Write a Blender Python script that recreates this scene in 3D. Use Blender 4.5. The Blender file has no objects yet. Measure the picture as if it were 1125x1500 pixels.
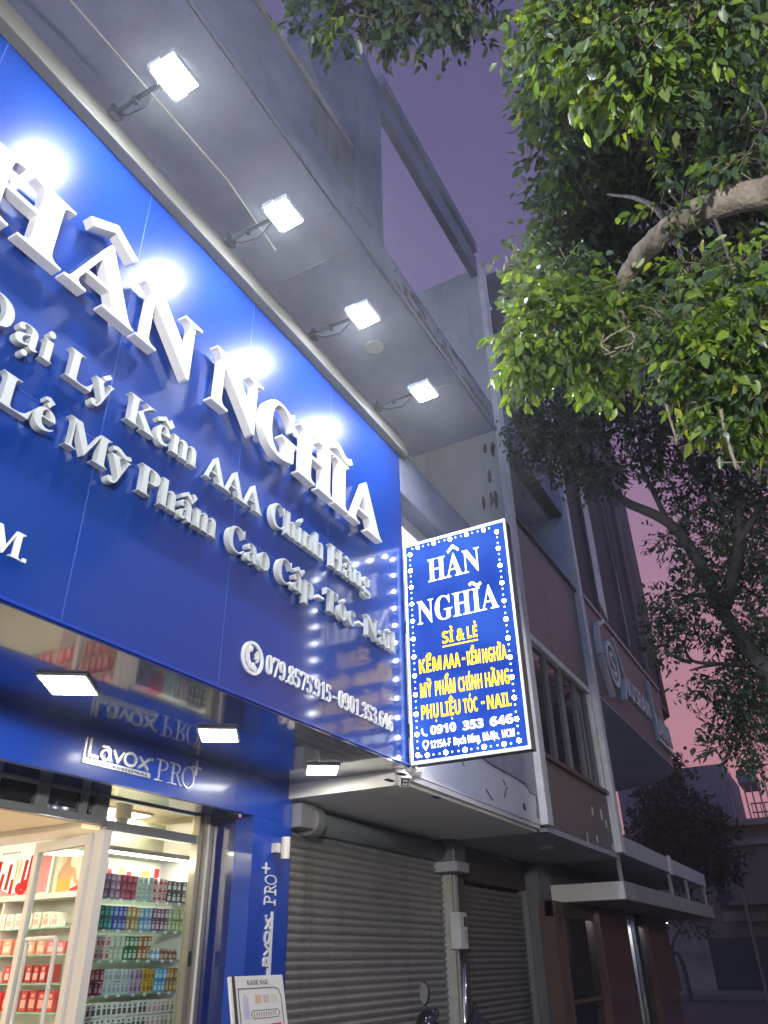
import bpy, math, random
import numpy as np
from mathutils import Vector, Matrix

# ------------------------------------------------------------------ camera, sky, exposure
scene = bpy.context.scene
COL = scene.collection
F = 1110.162                                    # focal length of the photograph in its own pixels (1125 x 1500)
R = np.array([[0.48314288, -0.87535779, -0.01793597],
              [-0.43999522, -0.26045886, 0.85939827],
              [-0.75695255, -0.40732041, -0.51099209]])
EYE = np.array([0.0, -3.13, 1.55])              # facades stand on y = 0, x runs along the street, z up
cam = bpy.data.cameras.new('camera')
cam.sensor_fit = 'HORIZONTAL'; cam.sensor_width = 36.0; cam.lens = 36.0 * F / 1125.0
cam.clip_start = 0.05; cam.clip_end = 1000.0
cam_o = bpy.data.objects.new('camera', cam); COL.objects.link(cam_o)
M4 = Matrix([list(R[:, 0]) + [EYE[0]], list(R[:, 1]) + [EYE[1]], list(R[:, 2]) + [EYE[2]], [0, 0, 0, 1]])
cam_o.matrix_world = M4
scene.camera = cam_o

def ray(u, v):
    d = R.T @ np.array([(u - 562.5) / F, -(v - 750.0) / F, -1.0]); return d / np.linalg.norm(d)
def at(u, v, dist): return Vector(EYE + ray(u, v) * dist)          # survey: a sight line and its distance
def on(u, v, axis, val):                                            # survey: a sight line met with a wall plane
    d = ray(u, v); return Vector(EYE + d * ((val - EYE[axis]) / d[axis]))

world = bpy.data.worlds.new("World"); scene.world = world; world.use_nodes = True
nt = world.node_tree; bg = nt.nodes['Background']
tc = nt.nodes.new('ShaderNodeTexCoord'); sep = nt.nodes.new('ShaderNodeSeparateXYZ')
nt.links.new(tc.outputs['Generated'], sep.inputs[0])
def mnode(op, a, b, c=0.0):
    n = nt.nodes.new('ShaderNodeMath'); n.operation = op
    for k, q in enumerate((a, b, c)):
        if isinstance(q, (int, float)): n.inputs[k].default_value = q
        else: nt.links.new(q, n.inputs[k])
    return n.outputs[0]
noi = nt.nodes.new('ShaderNodeTexNoise'); noi.inputs['Scale'].default_value = 3.0; noi.inputs['Detail'].default_value = 6; noi.inputs['Distortion'].default_value = 0.6
nt.links.new(tc.outputs['Generated'], noi.inputs['Vector'])
height = mnode('MULTIPLY_ADD', noi.outputs['Fac'], 0.24, mnode('ADD', sep.outputs['Z'], -0.12))
ramp = nt.nodes.new('ShaderNodeValToRGB'); cr = ramp.color_ramp           # afterglow side of the dusk sky, along the street
stops = [(0.0, (0.14, 0.09, 0.10)), (0.08, (0.64, 0.31, 0.32)), (0.20, (0.61, 0.275, 0.315)), (0.37, (0.43, 0.235, 0.335)),
         (0.56, (0.230, 0.160, 0.310)), (0.76, (0.140, 0.117, 0.250)), (0.92, (0.106, 0.096, 0.215)), (1.0, (0.10, 0.092, 0.21))]
cr.elements[0].position = stops[0][0]; cr.elements[0].color = (*stops[0][1], 1)
cr.elements[1].position = stops[-1][0]; cr.elements[1].color = (*stops[-1][1], 1)
for p_, c_ in stops[1:-1]:
    e = cr.elements.new(p_); e.color = (*c_, 1)
nt.links.new(height, ramp.inputs[0])
away = nt.nodes.new('ShaderNodeMapRange'); away.interpolation_type = 'SMOOTHSTEP'   # the side away from the afterglow: blue city dusk
away.inputs[1].default_value = 0.26; away.inputs[2].default_value = -0.30
nt.links.new(mnode('ADD', mnode('MULTIPLY', sep.outputs['X'], 0.6), mnode('MULTIPLY', sep.outputs['Y'], 0.4)), away.inputs[0])
skm = nt.nodes.new('ShaderNodeMix'); skm.data_type = 'RGBA'
nt.links.new(away.outputs[0], skm.inputs['Factor']); nt.links.new(ramp.outputs[0], skm.inputs['A']); skm.inputs['B'].default_value = (0.19, 0.28, 0.58, 1)
nt.links.new(skm.outputs['Result'], bg.inputs[0])
bg.inputs[1].default_value = 0.82
scene.view_settings.view_transform = 'Standard'; scene.view_settings.look = 'None'
scene.view_settings.exposure = 0.3; scene.view_settings.gamma = 1.0
scene.cycles.use_denoising = True
scene.cycles.max_bounces = 7; scene.cycles.diffuse_bounces = 3; scene.cycles.glossy_bounces = 4
scene.cycles.transmission_bounces = 5; scene.cycles.transparent_max_bounces = 8
scene.cycles.sample_clamp_indirect = 6.0; scene.cycles.caustics_reflective = False; scene.cycles.caustics_refractive = False

FLOOD_W = 440.0       # radiance of the floodlight glass
SOFFIT_W = 26.0
ROOM_W = 18.0
LAMP_W = 1500.0  # radiance of the added kerbside lamp outside the view

# ------------------------------------------------------------------ helpers
rnd = random.Random(7)
ORG = {}

def thing(name, label, cat, loc=(0, 0, 0), group=None):
    o = bpy.data.objects.new(name, None); COL.objects.link(o); o.empty_display_size = 0.1
    o.location = loc; ORG[o] = Vector(loc); o['label'] = label; o['category'] = cat
    if group: o['group'] = group
    return o
def tag(o, label, cat, group=None):
    o['label'] = label; o['category'] = cat
    if group: o['group'] = group
    return o

class MB:
    def __init__(s): s.v = []; s.f = []; s.m = []; s.smooth = False
    def add(s, verts, faces, mi=0):
        k = len(s.v); s.v += [tuple(v) for v in verts]
        for f in faces: s.f.append(tuple(i + k for i in f)); s.m.append(mi)
        return s
    def box(s, x0, x1, y0, y1, z0, z1, mi=0):
        x0, x1 = sorted((x0, x1)); y0, y1 = sorted((y0, y1)); z0, z1 = sorted((z0, z1))
        return s.add([(x0, y0, z0), (x1, y0, z0), (x1, y1, z0), (x0, y1, z0), (x0, y0, z1), (x1, y0, z1), (x1, y1, z1), (x0, y1, z1)],
                     [(0, 3, 2, 1), (4, 5, 6, 7), (0, 1, 5, 4), (1, 2, 6, 5), (2, 3, 7, 6), (3, 0, 4, 7)], mi)
    def obox(s, c, ax, ay, az, mi=0):            # oriented box: centre and three half-vectors
        c = Vector(c); ax = Vector(ax); ay = Vector(ay); az = Vector(az); P = []
        for dz in (-1, 1):
            for dx, dy in ((-1, -1), (1, -1), (1, 1), (-1, 1)): P.append(c + ax * dx + ay * dy + az * dz)
        return s.add(P, [(0, 3, 2, 1), (4, 5, 6, 7), (0, 1, 5, 4), (1, 2, 6, 5), (2, 3, 7, 6), (3, 0, 4, 7)], mi)
    def prism(s, poly, d, mi=0):                  # polygon (3D points) swept along vector d
        d = Vector(d); n = len(poly); P = [Vector(p) for p in poly]; Q = [p + d for p in P]
        fs = [tuple(range(n))[::-1], tuple(range(n, 2 * n))] + [(i, (i + 1) % n, n + (i + 1) % n, n + i) for i in range(n)]
        return s.add(P + Q, fs, mi)
    def tube(s, pts, rad, n=8, mi=0, caps=True):
        pts = [Vector(p) for p in pts]; rs = rad if isinstance(rad, (list, tuple)) else [rad] * len(pts)
        rings = []; prev = None
        for i, p in enumerate(pts):
            t = (pts[min(i + 1, len(pts) - 1)] - pts[max(i - 1, 0)]).normalized()
            if prev is None:
                a = t.cross(Vector((0, 0, 1)));
                if a.length < 1e-3: a = t.cross(Vector((0, 1, 0)))
            else: a = prev - t * prev.dot(t)
            a.normalize(); b = t.cross(a); prev = a
            rings.append([p + (a * math.cos(2 * math.pi * k / n) + b * math.sin(2 * math.pi * k / n)) * rs[i] for k in range(n)])
        V = [q for r_ in rings for q in r_]
        fs = [(i * n + k, i * n + (k + 1) % n, (i + 1) * n + (k + 1) % n, (i + 1) * n + k) for i in range(len(pts) - 1) for k in range(n)]
        if caps: fs += [tuple(range(n))[::-1], tuple(range((len(pts) - 1) * n, len(pts) * n))]
        return s.add(V, fs, mi)
    def ball(s, c, r, nu=10, nv=7, mi=0, sc=(1, 1, 1)):
        V = []; c = Vector(c)
        for j in range(1, nv):
            th = math.pi * j / nv
            for i in range(nu):
                ph = 2 * math.pi * i / nu
                V.append(c + Vector((r * sc[0] * math.sin(th) * math.cos(ph), r * sc[1] * math.sin(th) * math.sin(ph), r * sc[2] * math.cos(th))))
        V += [c + Vector((0, 0, r * sc[2])), c - Vector((0, 0, r * sc[2]))]; t = len(V) - 2; b = t + 1
        fs = [(j * nu + i, (j + 1) * nu + i, (j + 1) * nu + (i + 1) % nu, j * nu + (i + 1) % nu) for j in range(nv - 2) for i in range(nu)]
        fs += [(t, i, (i + 1) % nu) for i in range(nu)] + [(b, (nv - 2) * nu + (i + 1) % nu, (nv - 2) * nu + i) for i in range(nu)]
        return s.add(V, fs, mi)
    def build(s, name, mats, parent=None, bevel=0, smooth=False):
        o0 = ORG.get(parent, Vector((0, 0, 0))) if parent else Vector((0, 0, 0))
        me = bpy.data.meshes.new(name)
        me.from_pydata([(v[0] - o0.x, v[1] - o0.y, v[2] - o0.z) for v in s.v], [], s.f)
        ms = mats if isinstance(mats, (list, tuple)) else [mats]
        for m in ms: me.materials.append(m)
        if len(ms) > 1: me.polygons.foreach_set('material_index', s.m)
        if smooth: me.polygons.foreach_set('use_smooth', [True] * len(me.polygons))
        me.update()
        o = bpy.data.objects.new(name, me); COL.objects.link(o)
        if parent: o.parent = parent; ORG[o] = o0
        if bevel:
            b = o.modifiers.new('edge', 'BEVEL'); b.width = bevel; b.segments = 2; b.limit_method = 'ANGLE'
        return o
def struct(o): o['kind'] = 'structure'; return o
def copy_tree(o, parent=None):
    c = o.copy(); COL.objects.link(c)
    if parent: c.parent = parent
    for ch in list(o.children): copy_tree(ch, c)
    return c

# ------------------------------------------------------------------ materials
def mat(name, col, rough=0.5, metal=0.0, spec=0.5, coat=0.0, coat_r=0.1, emit=None, es=0.0, noise=None, bump=0.0, bscale=40.0, streak=None, aniso=None, coat_ior=1.5):
    m = bpy.data.materials.new(name); m.use_nodes = True; t = m.node_tree; b = t.nodes['Principled BSDF']
    b.inputs['Base Color'].default_value = (*col, 1); b.inputs['Roughness'].default_value = rough
    b.inputs['Metallic'].default_value = metal; b.inputs['Specular IOR Level'].default_value = spec
    b.inputs['Coat Weight'].default_value = coat; b.inputs['Coat Roughness'].default_value = coat_r; b.inputs['Coat IOR'].default_value = coat_ior
    if emit: b.inputs['Emission Color'].default_value = (*emit, 1); b.inputs['Emission Strength'].default_value = es
    tcn = t.nodes.new('ShaderNodeTexCoord'); cur = None
    if noise:                                     # (scale, second colour)
        n = t.nodes.new('ShaderNodeTexNoise'); n.inputs['Scale'].default_value = noise[0]; n.inputs['Detail'].default_value = 6; n.inputs['Roughness'].default_value = 0.65
        t.links.new(tcn.outputs['Object'], n.inputs['Vector'])
        r_ = t.nodes.new('ShaderNodeMapRange'); r_.inputs[1].default_value = 0.36; r_.inputs[2].default_value = 0.68
        t.links.new(n.outputs['Fac'], r_.inputs[0])
        mx = t.nodes.new('ShaderNodeMix'); mx.data_type = 'RGBA'; mx.inputs['A'].default_value = (*col, 1); mx.inputs['B'].default_value = (*noise[1], 1)
        t.links.new(r_.outputs[0], mx.inputs['Factor']); cur = mx.outputs['Result']
    if streak:                                    # (scale, colour, lo, hi): run-off stains drawn out downwards
        mp = t.nodes.new('ShaderNodeMapping'); mp.inputs['Scale'].default_value = (streak[0], streak[0], streak[0] * 0.09)
        t.links.new(tcn.outputs['Object'], mp.inputs['Vector'])
        n2 = t.nodes.new('ShaderNodeTexNoise'); n2.inputs['Scale'].default_value = 1.0; n2.inputs['Detail'].default_value = 5; n2.inputs['Roughness'].default_value = 0.7
        t.links.new(mp.outputs[0], n2.inputs['Vector'])
        r2 = t.nodes.new('ShaderNodeMapRange'); r2.inputs[1].default_value = streak[2]; r2.inputs[2].default_value = streak[3]
        t.links.new(n2.outputs['Fac'], r2.inputs[0])
        mx2 = t.nodes.new('ShaderNodeMix'); mx2.data_type = 'RGBA'; mx2.inputs['A'].default_value = (*col, 1); mx2.inputs['B'].default_value = (*streak[1], 1)
        if cur: t.links.new(cur, mx2.inputs['A'])
        t.links.new(r2.outputs[0], mx2.inputs['Factor']); cur = mx2.outputs['Result']
    if cur: t.links.new(cur, b.inputs['Base Color'])
    if bump:
        n3 = t.nodes.new('ShaderNodeTexNoise'); n3.inputs['Scale'].default_value = bscale; n3.inputs['Detail'].default_value = 4
        t.links.new(tcn.outputs['Object'], n3.inputs['Vector'])
        bp = t.nodes.new('ShaderNodeBump'); bp.inputs['Strength'].default_value = bump; bp.inputs['Distance'].default_value = 0.02
        t.links.new(n3.outputs['Fac'], bp.inputs['Height']); t.links.new(bp.outputs[0], b.inputs['Normal'])
    return m
def glow(name, col, s):
    m = bpy.data.materials.new(name); m.use_nodes = True; t = m.node_tree; t.nodes.clear()
    e = t.nodes.new('ShaderNodeEmission'); e.inputs[0].default_value = (*col, 1); e.inputs[1].default_value = s
    o = t.nodes.new('ShaderNodeOutputMaterial'); t.links.new(e.outputs[0], o.inputs[0]); return m
def glass(name, tint=(0.9, 0.95, 0.95), fac=0.10):
    m = bpy.data.materials.new(name); m.use_nodes = True; t = m.node_tree; t.nodes.clear()
    tr = t.nodes.new('ShaderNodeBsdfTransparent'); tr.inputs[0].default_value = (*tint, 1)
    gl = t.nodes.new('ShaderNodeBsdfGlossy'); gl.inputs['Roughness'].default_value = 0.03
    fr = t.nodes.new('ShaderNodeFresnel'); fr.inputs[0].default_value = 1.45
    mx = t.nodes.new('ShaderNodeMixShader'); o = t.nodes.new('ShaderNodeOutputMaterial')
    ge = t.nodes.new('ShaderNodeNewGeometry'); mm = t.nodes.new('ShaderNodeMath'); mm.operation = 'MULTIPLY_ADD'; mm.inputs[1].default_value = -1.0; mm.inputs[2].default_value = 1.0
    m2 = t.nodes.new('ShaderNodeMath'); m2.operation = 'MULTIPLY'
    t.links.new(ge.outputs['Backfacing'], mm.inputs[0]); t.links.new(mm.outputs[0], m2.inputs[0]); t.links.new(fr.outputs[0], m2.inputs[1])
    t.links.new(m2.outputs[0], mx.inputs[0]); t.links.new(tr.outputs[0], mx.inputs[1]); t.links.new(gl.outputs[0], mx.inputs[2]); t.links.new(mx.outputs[0], o.inputs[0])
    return m
def leafmat(name, cols, trans=0.35, rough=0.35, scale_v=1.0):
    m = bpy.data.materials.new(name); m.use_nodes = True; t = m.node_tree; b = t.nodes['Principled BSDF']; out = t.nodes['Material Output']
    g = t.nodes.new('ShaderNodeNewGeometry'); rp = t.nodes.new('ShaderNodeValToRGB'); c = rp.color_ramp
    c.elements[0].position = 0.0; c.elements[0].color = (*cols[0], 1); c.elements[1].position = 0.97; c.elements[1].color = (*cols[-1], 1)
    e = c.elements.new(0.985); e.color = (cols[-1][0] * 1.35, cols[-1][1] * 1.02, cols[-1][2] * .9, 1)      # a few yellowed leaves
    for i, cc in enumerate(cols[1:-1]):
        e = c.elements.new(.97 * (i + 1) / (len(cols) - 1)); e.color = (*cc, 1)
    t.links.new(g.outputs['Random Per Island'], rp.inputs[0]); t.links.new(rp.outputs[0], b.inputs['Base Color'])
    b.inputs['Roughness'].default_value = rough; b.inputs['Specular IOR Level'].default_value = 0.4
    tl = t.nodes.new('ShaderNodeBsdfTranslucent'); hs = t.nodes.new('ShaderNodeMix'); hs.data_type = 'RGBA'; hs.blend_type = 'MULTIPLY'; hs.inputs['Factor'].default_value = 1
    hs.inputs['B'].default_value = (1.9, 1.7, 0.6, 1); t.links.new(rp.outputs[0], hs.inputs['A']); t.links.new(hs.outputs['Result'], tl.inputs[0])
    ms = t.nodes.new('ShaderNodeMixShader'); ms.inputs[0].default_value = trans
    t.links.new(b.outputs[0], ms.inputs[1]); t.links.new(tl.outputs[0], ms.inputs[2]); t.links.new(ms.outputs[0], out.inputs[0]); return m

BLUE = mat('blue_panel', (0.003, 0.040, 0.27), 0.38, 0.0, 0.12, 0.68, 0.11, noise=(0.8, (0.003, 0.036, 0.26)), coat_ior=1.85, streak=(2.2, (0.008, 0.055, 0.32), 0.62, 0.85), bump=0.05, bscale=1.6)
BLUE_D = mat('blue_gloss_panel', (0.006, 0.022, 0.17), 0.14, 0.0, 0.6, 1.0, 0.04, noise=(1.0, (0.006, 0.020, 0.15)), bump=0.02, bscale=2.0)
BLUE_W = mat('blue_shopfront_panel', (0.007, 0.055, 0.42), 0.3, 0.0, 0.5, 0.4, 0.12, noise=(1.2, (0.007, 0.050, 0.38)))
JOINT = mat('joint_sealant', (0.03, 0.10, 0.42), 0.6)
TRIM = mat('aluminium_trim', (0.15, 0.15, 0.135), 0.6, 0.0, 0.25, noise=(2.0, (0.12, 0.12, 0.105)))
WHITE = mat('white_letter', (0.80, 0.80, 0.79), 0.35, noise=(3.0, (0.74, 0.74, 0.74)))
SILV = mat('silver_letter', (0.50, 0.53, 0.54), 0.4, noise=(3.0, (0.44, 0.47, 0.48)))
FLATW = mat('white_vinyl', (0.78, 0.78, 0.80), 0.4)
STEEL = mat('brushed_letter', (0.75, 0.77, 0.80), 0.25, 0.6)
DARKM = mat('dark_lamp_metal', (0.05, 0.055, 0.08), 0.4, 0.6)
HOUSE = mat('lamp_housing', (0.30, 0.33, 0.40), 0.4, 0.2)
LFRAME = mat('light_frame', (0.75, 0.74, 0.72), 0.4)
FLOOD = glow('flood_glass', (0.93, 0.97, 1.0), FLOOD_W)
LEDM = glow('led_chip', (0.95, 1.0, 0.95), 6.0)
PANELG = glow('soffit_light_glow', (1.0, 0.97, 0.90), SOFFIT_W)
CONC = mat('grey_render', (0.20, 0.215, 0.305), 0.85, noise=(1.4, (0.145, 0.155, 0.225)), bump=0.25, bscale=9, streak=(2.6, (0.15, 0.15, 0.17), 0.53, 0.78))
CONCD = mat('dark_render', (0.19, 0.195, 0.22), 0.9, noise=(1.1, (0.14, 0.14, 0.16)), bump=0.3, bscale=8, streak=(3.0, (0.08, 0.08, 0.085), 0.55, 0.75))
CEIL = mat('balcony_ceiling', (0.21, 0.225, 0.38), 0.85, noise=(0.9, (0.15, 0.165, 0.285)), bump=0.12, bscale=6)
STAIN = mat('mould_stain', (0.045, 0.045, 0.045), 0.9, noise=(9, (0.16, 0.16, 0.15)))
WHITEW = mat('white_render', (0.80, 0.78, 0.74), 0.8, noise=(1.2, (0.70, 0.67, 0.63)), bump=0.15, bscale=12, streak=(4.0, (0.42, 0.38, 0.33), 0.66, 0.84))
GREYW = mat('greyed_render', (0.41, 0.43, 0.47), 0.85, noise=(2.0, (0.33, 0.345, 0.375)), bump=0.2, bscale=14, streak=(5.0, (0.27, 0.27, 0.26), 0.55, 0.8))
CRACK = mat('crack_edge', (0.10, 0.09, 0.08), 0.9)
WTRIM = mat('white_pilaster', (0.66, 0.67, 0.66), 0.7, noise=(3, (0.52, 0.52, 0.50)), streak=(6, (0.30, 0.29, 0.27), 0.62, 0.8))
BAL = mat('brightened_render', (0.58, 0.62, 0.70), 0.85, noise=(1.5, (0.46, 0.50, 0.57)), streak=(3, (.3, .31, .34), .58, .8))  # made paler in colour to make up for missing light
BROWN = mat('brown_cladding', (0.105, 0.098, 0.108), 0.5, noise=(1.6, (0.076, 0.071, 0.08)), streak=(7.0, (0.26, 0.23, 0.22), 0.58, 0.78))
BROWN2 = mat('brown_cladding_smooth', (0.108, 0.106, 0.122), 0.45, noise=(0.7, (0.08, 0.079, 0.094)), streak=(2.6, (0.075, 0.06, 0.062), 0.52, 0.76))
BROWN3 = mat('weathered_brown_facade', (0.14, 0.122, 0.126), 0.85, noise=(0.5, (0.09, 0.08, 0.086)), bump=0.3, bscale=5, streak=(1.3, (0.03, 0.028, 0.032), 0.47, 0.60))
DARK = mat('dark_opening', (0.018, 0.02, 0.028), 0.7)
SHUT = mat('shutter_steel', (0.36, 0.345, 0.335), 0.42, 0.35, noise=(1.3, (0.28, 0.28, 0.285)), streak=(4, (0.15, 0.14, 0.135), 0.54, 0.78))
SHUT2 = mat('shutter_steel_brown', (0.22, 0.205, 0.20), 0.5, 0.3, noise=(1.0, (0.21, 0.20, 0.20)), streak=(3, (0.09, 0.08, 0.078), 0.52, 0.76))
DRUM = mat('shutter_drum_paint', (0.17, 0.19, 0.20), 0.5, 0.3, noise=(2, (0.12, 0.14, 0.15)))
POSTW = mat('weathered_white_post', (0.50, 0.49, 0.46), 0.7, noise=(5, (0.36, 0.34, 0.31)), streak=(8, (0.2, 0.19, 0.17), 0.6, 0.8))
BLACK = mat('black_plastic', (0.018, 0.018, 0.022), 0.35)
MIRROR = mat('mirror_glass', (0.65, 0.67, 0.70), 0.05, 1.0)
CHROME = mat('chrome', (0.75, 0.75, 0.76), 0.12, 1.0)
GREYAL = mat('grey_aluminium', (0.27, 0.27, 0.275), 0.4, 0.3)
WARMAL = mat('white_door_aluminium', (0.66, 0.62, 0.60), 0.4, 0.0)
CLEAR = glass('clear_glass')
GREENG = mat('glass_shelf_edge', (0.20, 0.42, 0.36), 0.15, 0, 0.6)
DGLASS = mat('dark_window_glass', (0.012, 0.014, 0.018), 0.05, 0.0, 0.6, noise=(3, (0.02, 0.022, 0.026)))
ROOMW = mat('cream_room_wall', (0.72, 0.66, 0.52), 0.7)
ROOMC = mat('cream_room_ceiling', (0.74, 0.66, 0.55), 0.7)
ROOMF = mat('pale_floor_tile', (0.55, 0.52, 0.47), 0.25)
ROOML = glow('room_light_glow', (1.0, 0.83, 0.56), ROOM_W * 2.2)
BACKW = mat('cabinet_back', (0.66, 0.70, 0.58), 0.5)
GRANITE = mat('red_granite', (0.17, 0.075, 0.065), 0.10, 0, 0.6, 0.6, 0.04, noise=(14, (0.13, 0.06, 0.052)))
ASPH = mat('asphalt', (0.05, 0.05, 0.052), 0.85, noise=(0.6, (0.038, 0.038, 0.04)), bump=0.3, bscale=60)
PAVE = mat('paving', (0.16, 0.15, 0.14), 0.8, noise=(1.4, (0.12, 0.115, 0.11)), bump=0.2, bscale=30)
BARK = mat('bark', (0.30, 0.26, 0.215), 0.9, noise=(11, (0.15, 0.13, 0.11)), bump=0.9, bscale=30, streak=(14, (0.12, 0.10, 0.085), 0.60, 0.78))
BARK2 = mat('dark_bark', (0.085, 0.078, 0.07), 0.9, noise=(6, (0.05, 0.046, 0.044)), bump=0.6, bscale=18)
TWIG = mat('twig', (0.16, 0.14, 0.10), 0.9)
DRYTW = mat('dry_twig', (0.24, 0.21, 0.165), 0.9)
LEAF = leafmat('fig_leaf', [(0.042, 0.074, 0.052), (0.062, 0.105, 0.068), (0.088, 0.138, 0.080), (0.11, 0.175, 0.065)], 0.36)
LEAFY = leafmat('lit_fig_leaf', [(0.085, 0.165, 0.035), (0.15, 0.25, 0.040), (0.23, 0.34, 0.050)], 0.45)  # brighter leaf: light on the lit clusters is put into the colour
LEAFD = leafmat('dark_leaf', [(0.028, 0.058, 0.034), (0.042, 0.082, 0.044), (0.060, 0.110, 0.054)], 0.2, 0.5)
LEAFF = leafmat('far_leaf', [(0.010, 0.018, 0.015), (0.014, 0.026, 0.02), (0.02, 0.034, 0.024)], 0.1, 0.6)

# ------------------------------------------------------------------ lettering
MARKS = {'Â': ('A', 'c'), 'Ĩ': ('I', '~'), 'Đ': ('D', '-'), 'ạ': ('a', '.'), 'ý': ('y', '/'), 'ề': ('e', 'c`'), 'í': ('ı', '/'), 'ã': ('a', '~'), 'ẻ': ('e', '?'),
         'ỹ': ('y', '~'), 'ẩ': ('a', 'c?'), 'ấ': ('a', 'c/'), 'ó': ('o', '/'), 'Ỉ': ('I', '?'), 'Ẻ': ('E', '?'), 'Ề': ('E', 'c`'), 'Ỹ': ('Y', '~'), 'Ẩ': ('A', 'c?'),
         'Í': ('I', '/'), 'Ã': ('A', '~'), 'Ụ': ('U', '.'), 'Ệ': ('E', 'c.'), 'Ó': ('O', '/'), 'ằ': ('a', 'u`'), 'à': ('a', '`'), 'ị': ('i', '.'), 'Ì': ('I', '`')}
def styled(ch, kind):
    cap, low, dig = {'serif': (0x1D400, 0x1D41A, 0x1D7CE), 'sans': (0x1D5D4, 0x1D5EE, 0x1D7EC)}.get(kind, (0, 0, 0))
    if not cap: return ch
    if 'A' <= ch <= 'Z': return chr(cap + ord(ch) - 65)
    if 'a' <= ch <= 'z': return chr(low + ord(ch) - 97)
    if '0' <= ch <= '9': return chr(dig + ord(ch) - 48)
    return ch
CACHE = {}
def raw(body, kind, off=0.0):
    key = (body, kind, off)
    if key in CACHE: return CACHE[key]
    c = bpy.data.curves.new('lettering', 'FONT'); c.body = ''.join(styled(k, kind) for k in body); c.size = 1.0; c.resolution_u = 4; c.offset = off
    o = bpy.data.objects.new('lettering', c); COL.objects.link(o)
    bpy.context.view_layer.update()
    me = bpy.data.meshes.new_from_object(o.evaluated_get(bpy.context.evaluated_depsgraph_get()))
    V = np.array([v.co[:2] for v in me.vertices]).reshape(-1, 2); Fc = [tuple(p.vertices) for p in me.polygons]
    bpy.data.objects.remove(o); bpy.data.curves.remove(c); bpy.data.meshes.remove(me)
    CACHE[key] = (V, Fc); return V, Fc
def capheight(kind): return raw('H', kind)[0][:, 1].max()
def ribbon2(pts, w, closed=False):
    pts = [np.array(p, float) for p in pts]; n = len(pts); L = []; Rr = []
    for i in range(n):
        a = pts[i - 1] if (i or closed) else pts[i]; b = pts[(i + 1) % n] if (i < n - 1 or closed) else pts[i]
        d0 = pts[i] - a; d1 = b - pts[i]
        d0 = d0 / np.linalg.norm(d0) if np.linalg.norm(d0) > 1e-9 else None; d1 = d1 / np.linalg.norm(d1) if np.linalg.norm(d1) > 1e-9 else None
        if d0 is None: d0 = d1
        if d1 is None: d1 = d0
        nn = np.array([-(d0 + d1)[1], (d0 + d1)[0]]); nn /= max(np.linalg.norm(nn), 1e-6)
        k = 1.0 / max(0.5, abs(nn @ np.array([-d0[1], d0[0]])))
        L.append(pts[i] + nn * w / 2 * k); Rr.append(pts[i] - nn * w / 2 * k)
    m = n if closed else n - 1
    return np.array(L + Rr), [(i, n + i, n + (i + 1) % n, (i + 1) % n) for i in range(m)]
def markgeo(k, cx, y0, s, w):
    if k == 'c': return [ribbon2([(cx - .24 * s, y0), (cx, y0 + .17 * s), (cx + .24 * s, y0)], w)], .17 * s
    if k == '~':
        p = [(cx + (t - .5) * .5 * s, y0 + .07 * s + .055 * s * math.sin(2 * math.pi * (t + .02))) for t in np.linspace(0, 1, 9)]
        return [ribbon2(p, w)], .16 * s
    if k == '/': return [ribbon2([(cx - .05 * s, y0), (cx + .12 * s, y0 + .18 * s)], w)], .18 * s
    if k == '`': return [ribbon2([(cx + .05 * s, y0), (cx - .12 * s, y0 + .18 * s)], w)], .18 * s
    if k == '?': return [ribbon2([(cx - .08 * s, y0 + .17 * s), (cx + .01 * s, y0 + .20 * s), (cx + .08 * s, y0 + .15 * s), (cx + .03 * s, y0 + .08 * s), (cx + .01 * s, y0)], w * .85)], .2 * s
    if k == 'u': return [ribbon2([(cx - .18 * s, y0 + .12 * s), (cx - .09 * s, y0 + .02 * s), (cx + .09 * s, y0 + .02 * s), (cx + .18 * s, y0 + .12 * s)], w)], .12 * s
    if k == '.':
        P = np.array([(cx, -.16 * s - .02)] + [(cx + .075 * s * math.cos(a), -.16 * s - .02 + .075 * s * math.sin(a)) for a in np.linspace(0, 2 * math.pi, 13)[:-1]])
        return [(P, [(0, 1 + i, 1 + (i + 1) % 12) for i in range(12)])], 0
    return [], 0
def glyph(ch, kind, off=0.0):
    """flat outline mesh of one character, marks included: list of (verts2d, faces, proud)"""
    base, mk = MARKS.get(ch, (ch, ''))
    src = 'i' if base == 'ı' else base
    V, Fc = raw(src, kind, off)
    if base == 'ı' or (ch == 'í'):
        keep = {i for i in range(len(V)) if V[i, 1] < 0.56}
        Fc = [f for f in Fc if all(i in keep for i in f)]; used = sorted({i for f in Fc for i in f}); mp = {u: k for k, u in enumerate(used)}
        V = V[used]; Fc = [tuple(mp[i] for i in f) for f in Fc]
    G = [(V, Fc, 0.0)]
    if mk:
        x0, x1 = V[:, 0].min(), V[:, 0].max(); cx = (x0 + x1) / 2; top = V[:, 1].max(); low = ch.islower()
        s = (0.82 if low else 0.95) * (1.0 if kind == 'serif' else 0.9); w = .085 if kind == 'serif' else .115
        y = top + 0.055; shift = 0
        for j, k in enumerate(mk):
            if k == '-':
                G.append((np.array([(x0 - .03, .30), (x0 + .36, .30), (x0 + .36, .385), (x0 - .03, .385)]), [(0, 1, 2, 3)], 0.002)); continue
            second = j > 0 and k != '.'
            gs, h = markgeo(k, cx + (0.25 * s if second else 0), y + (0.07 * s if second else 0), s * (0.8 if second else 1), w)
            for v_, f_ in gs: G.append((v_, f_, 0.001 * (j + 1)))
    return G
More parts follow.
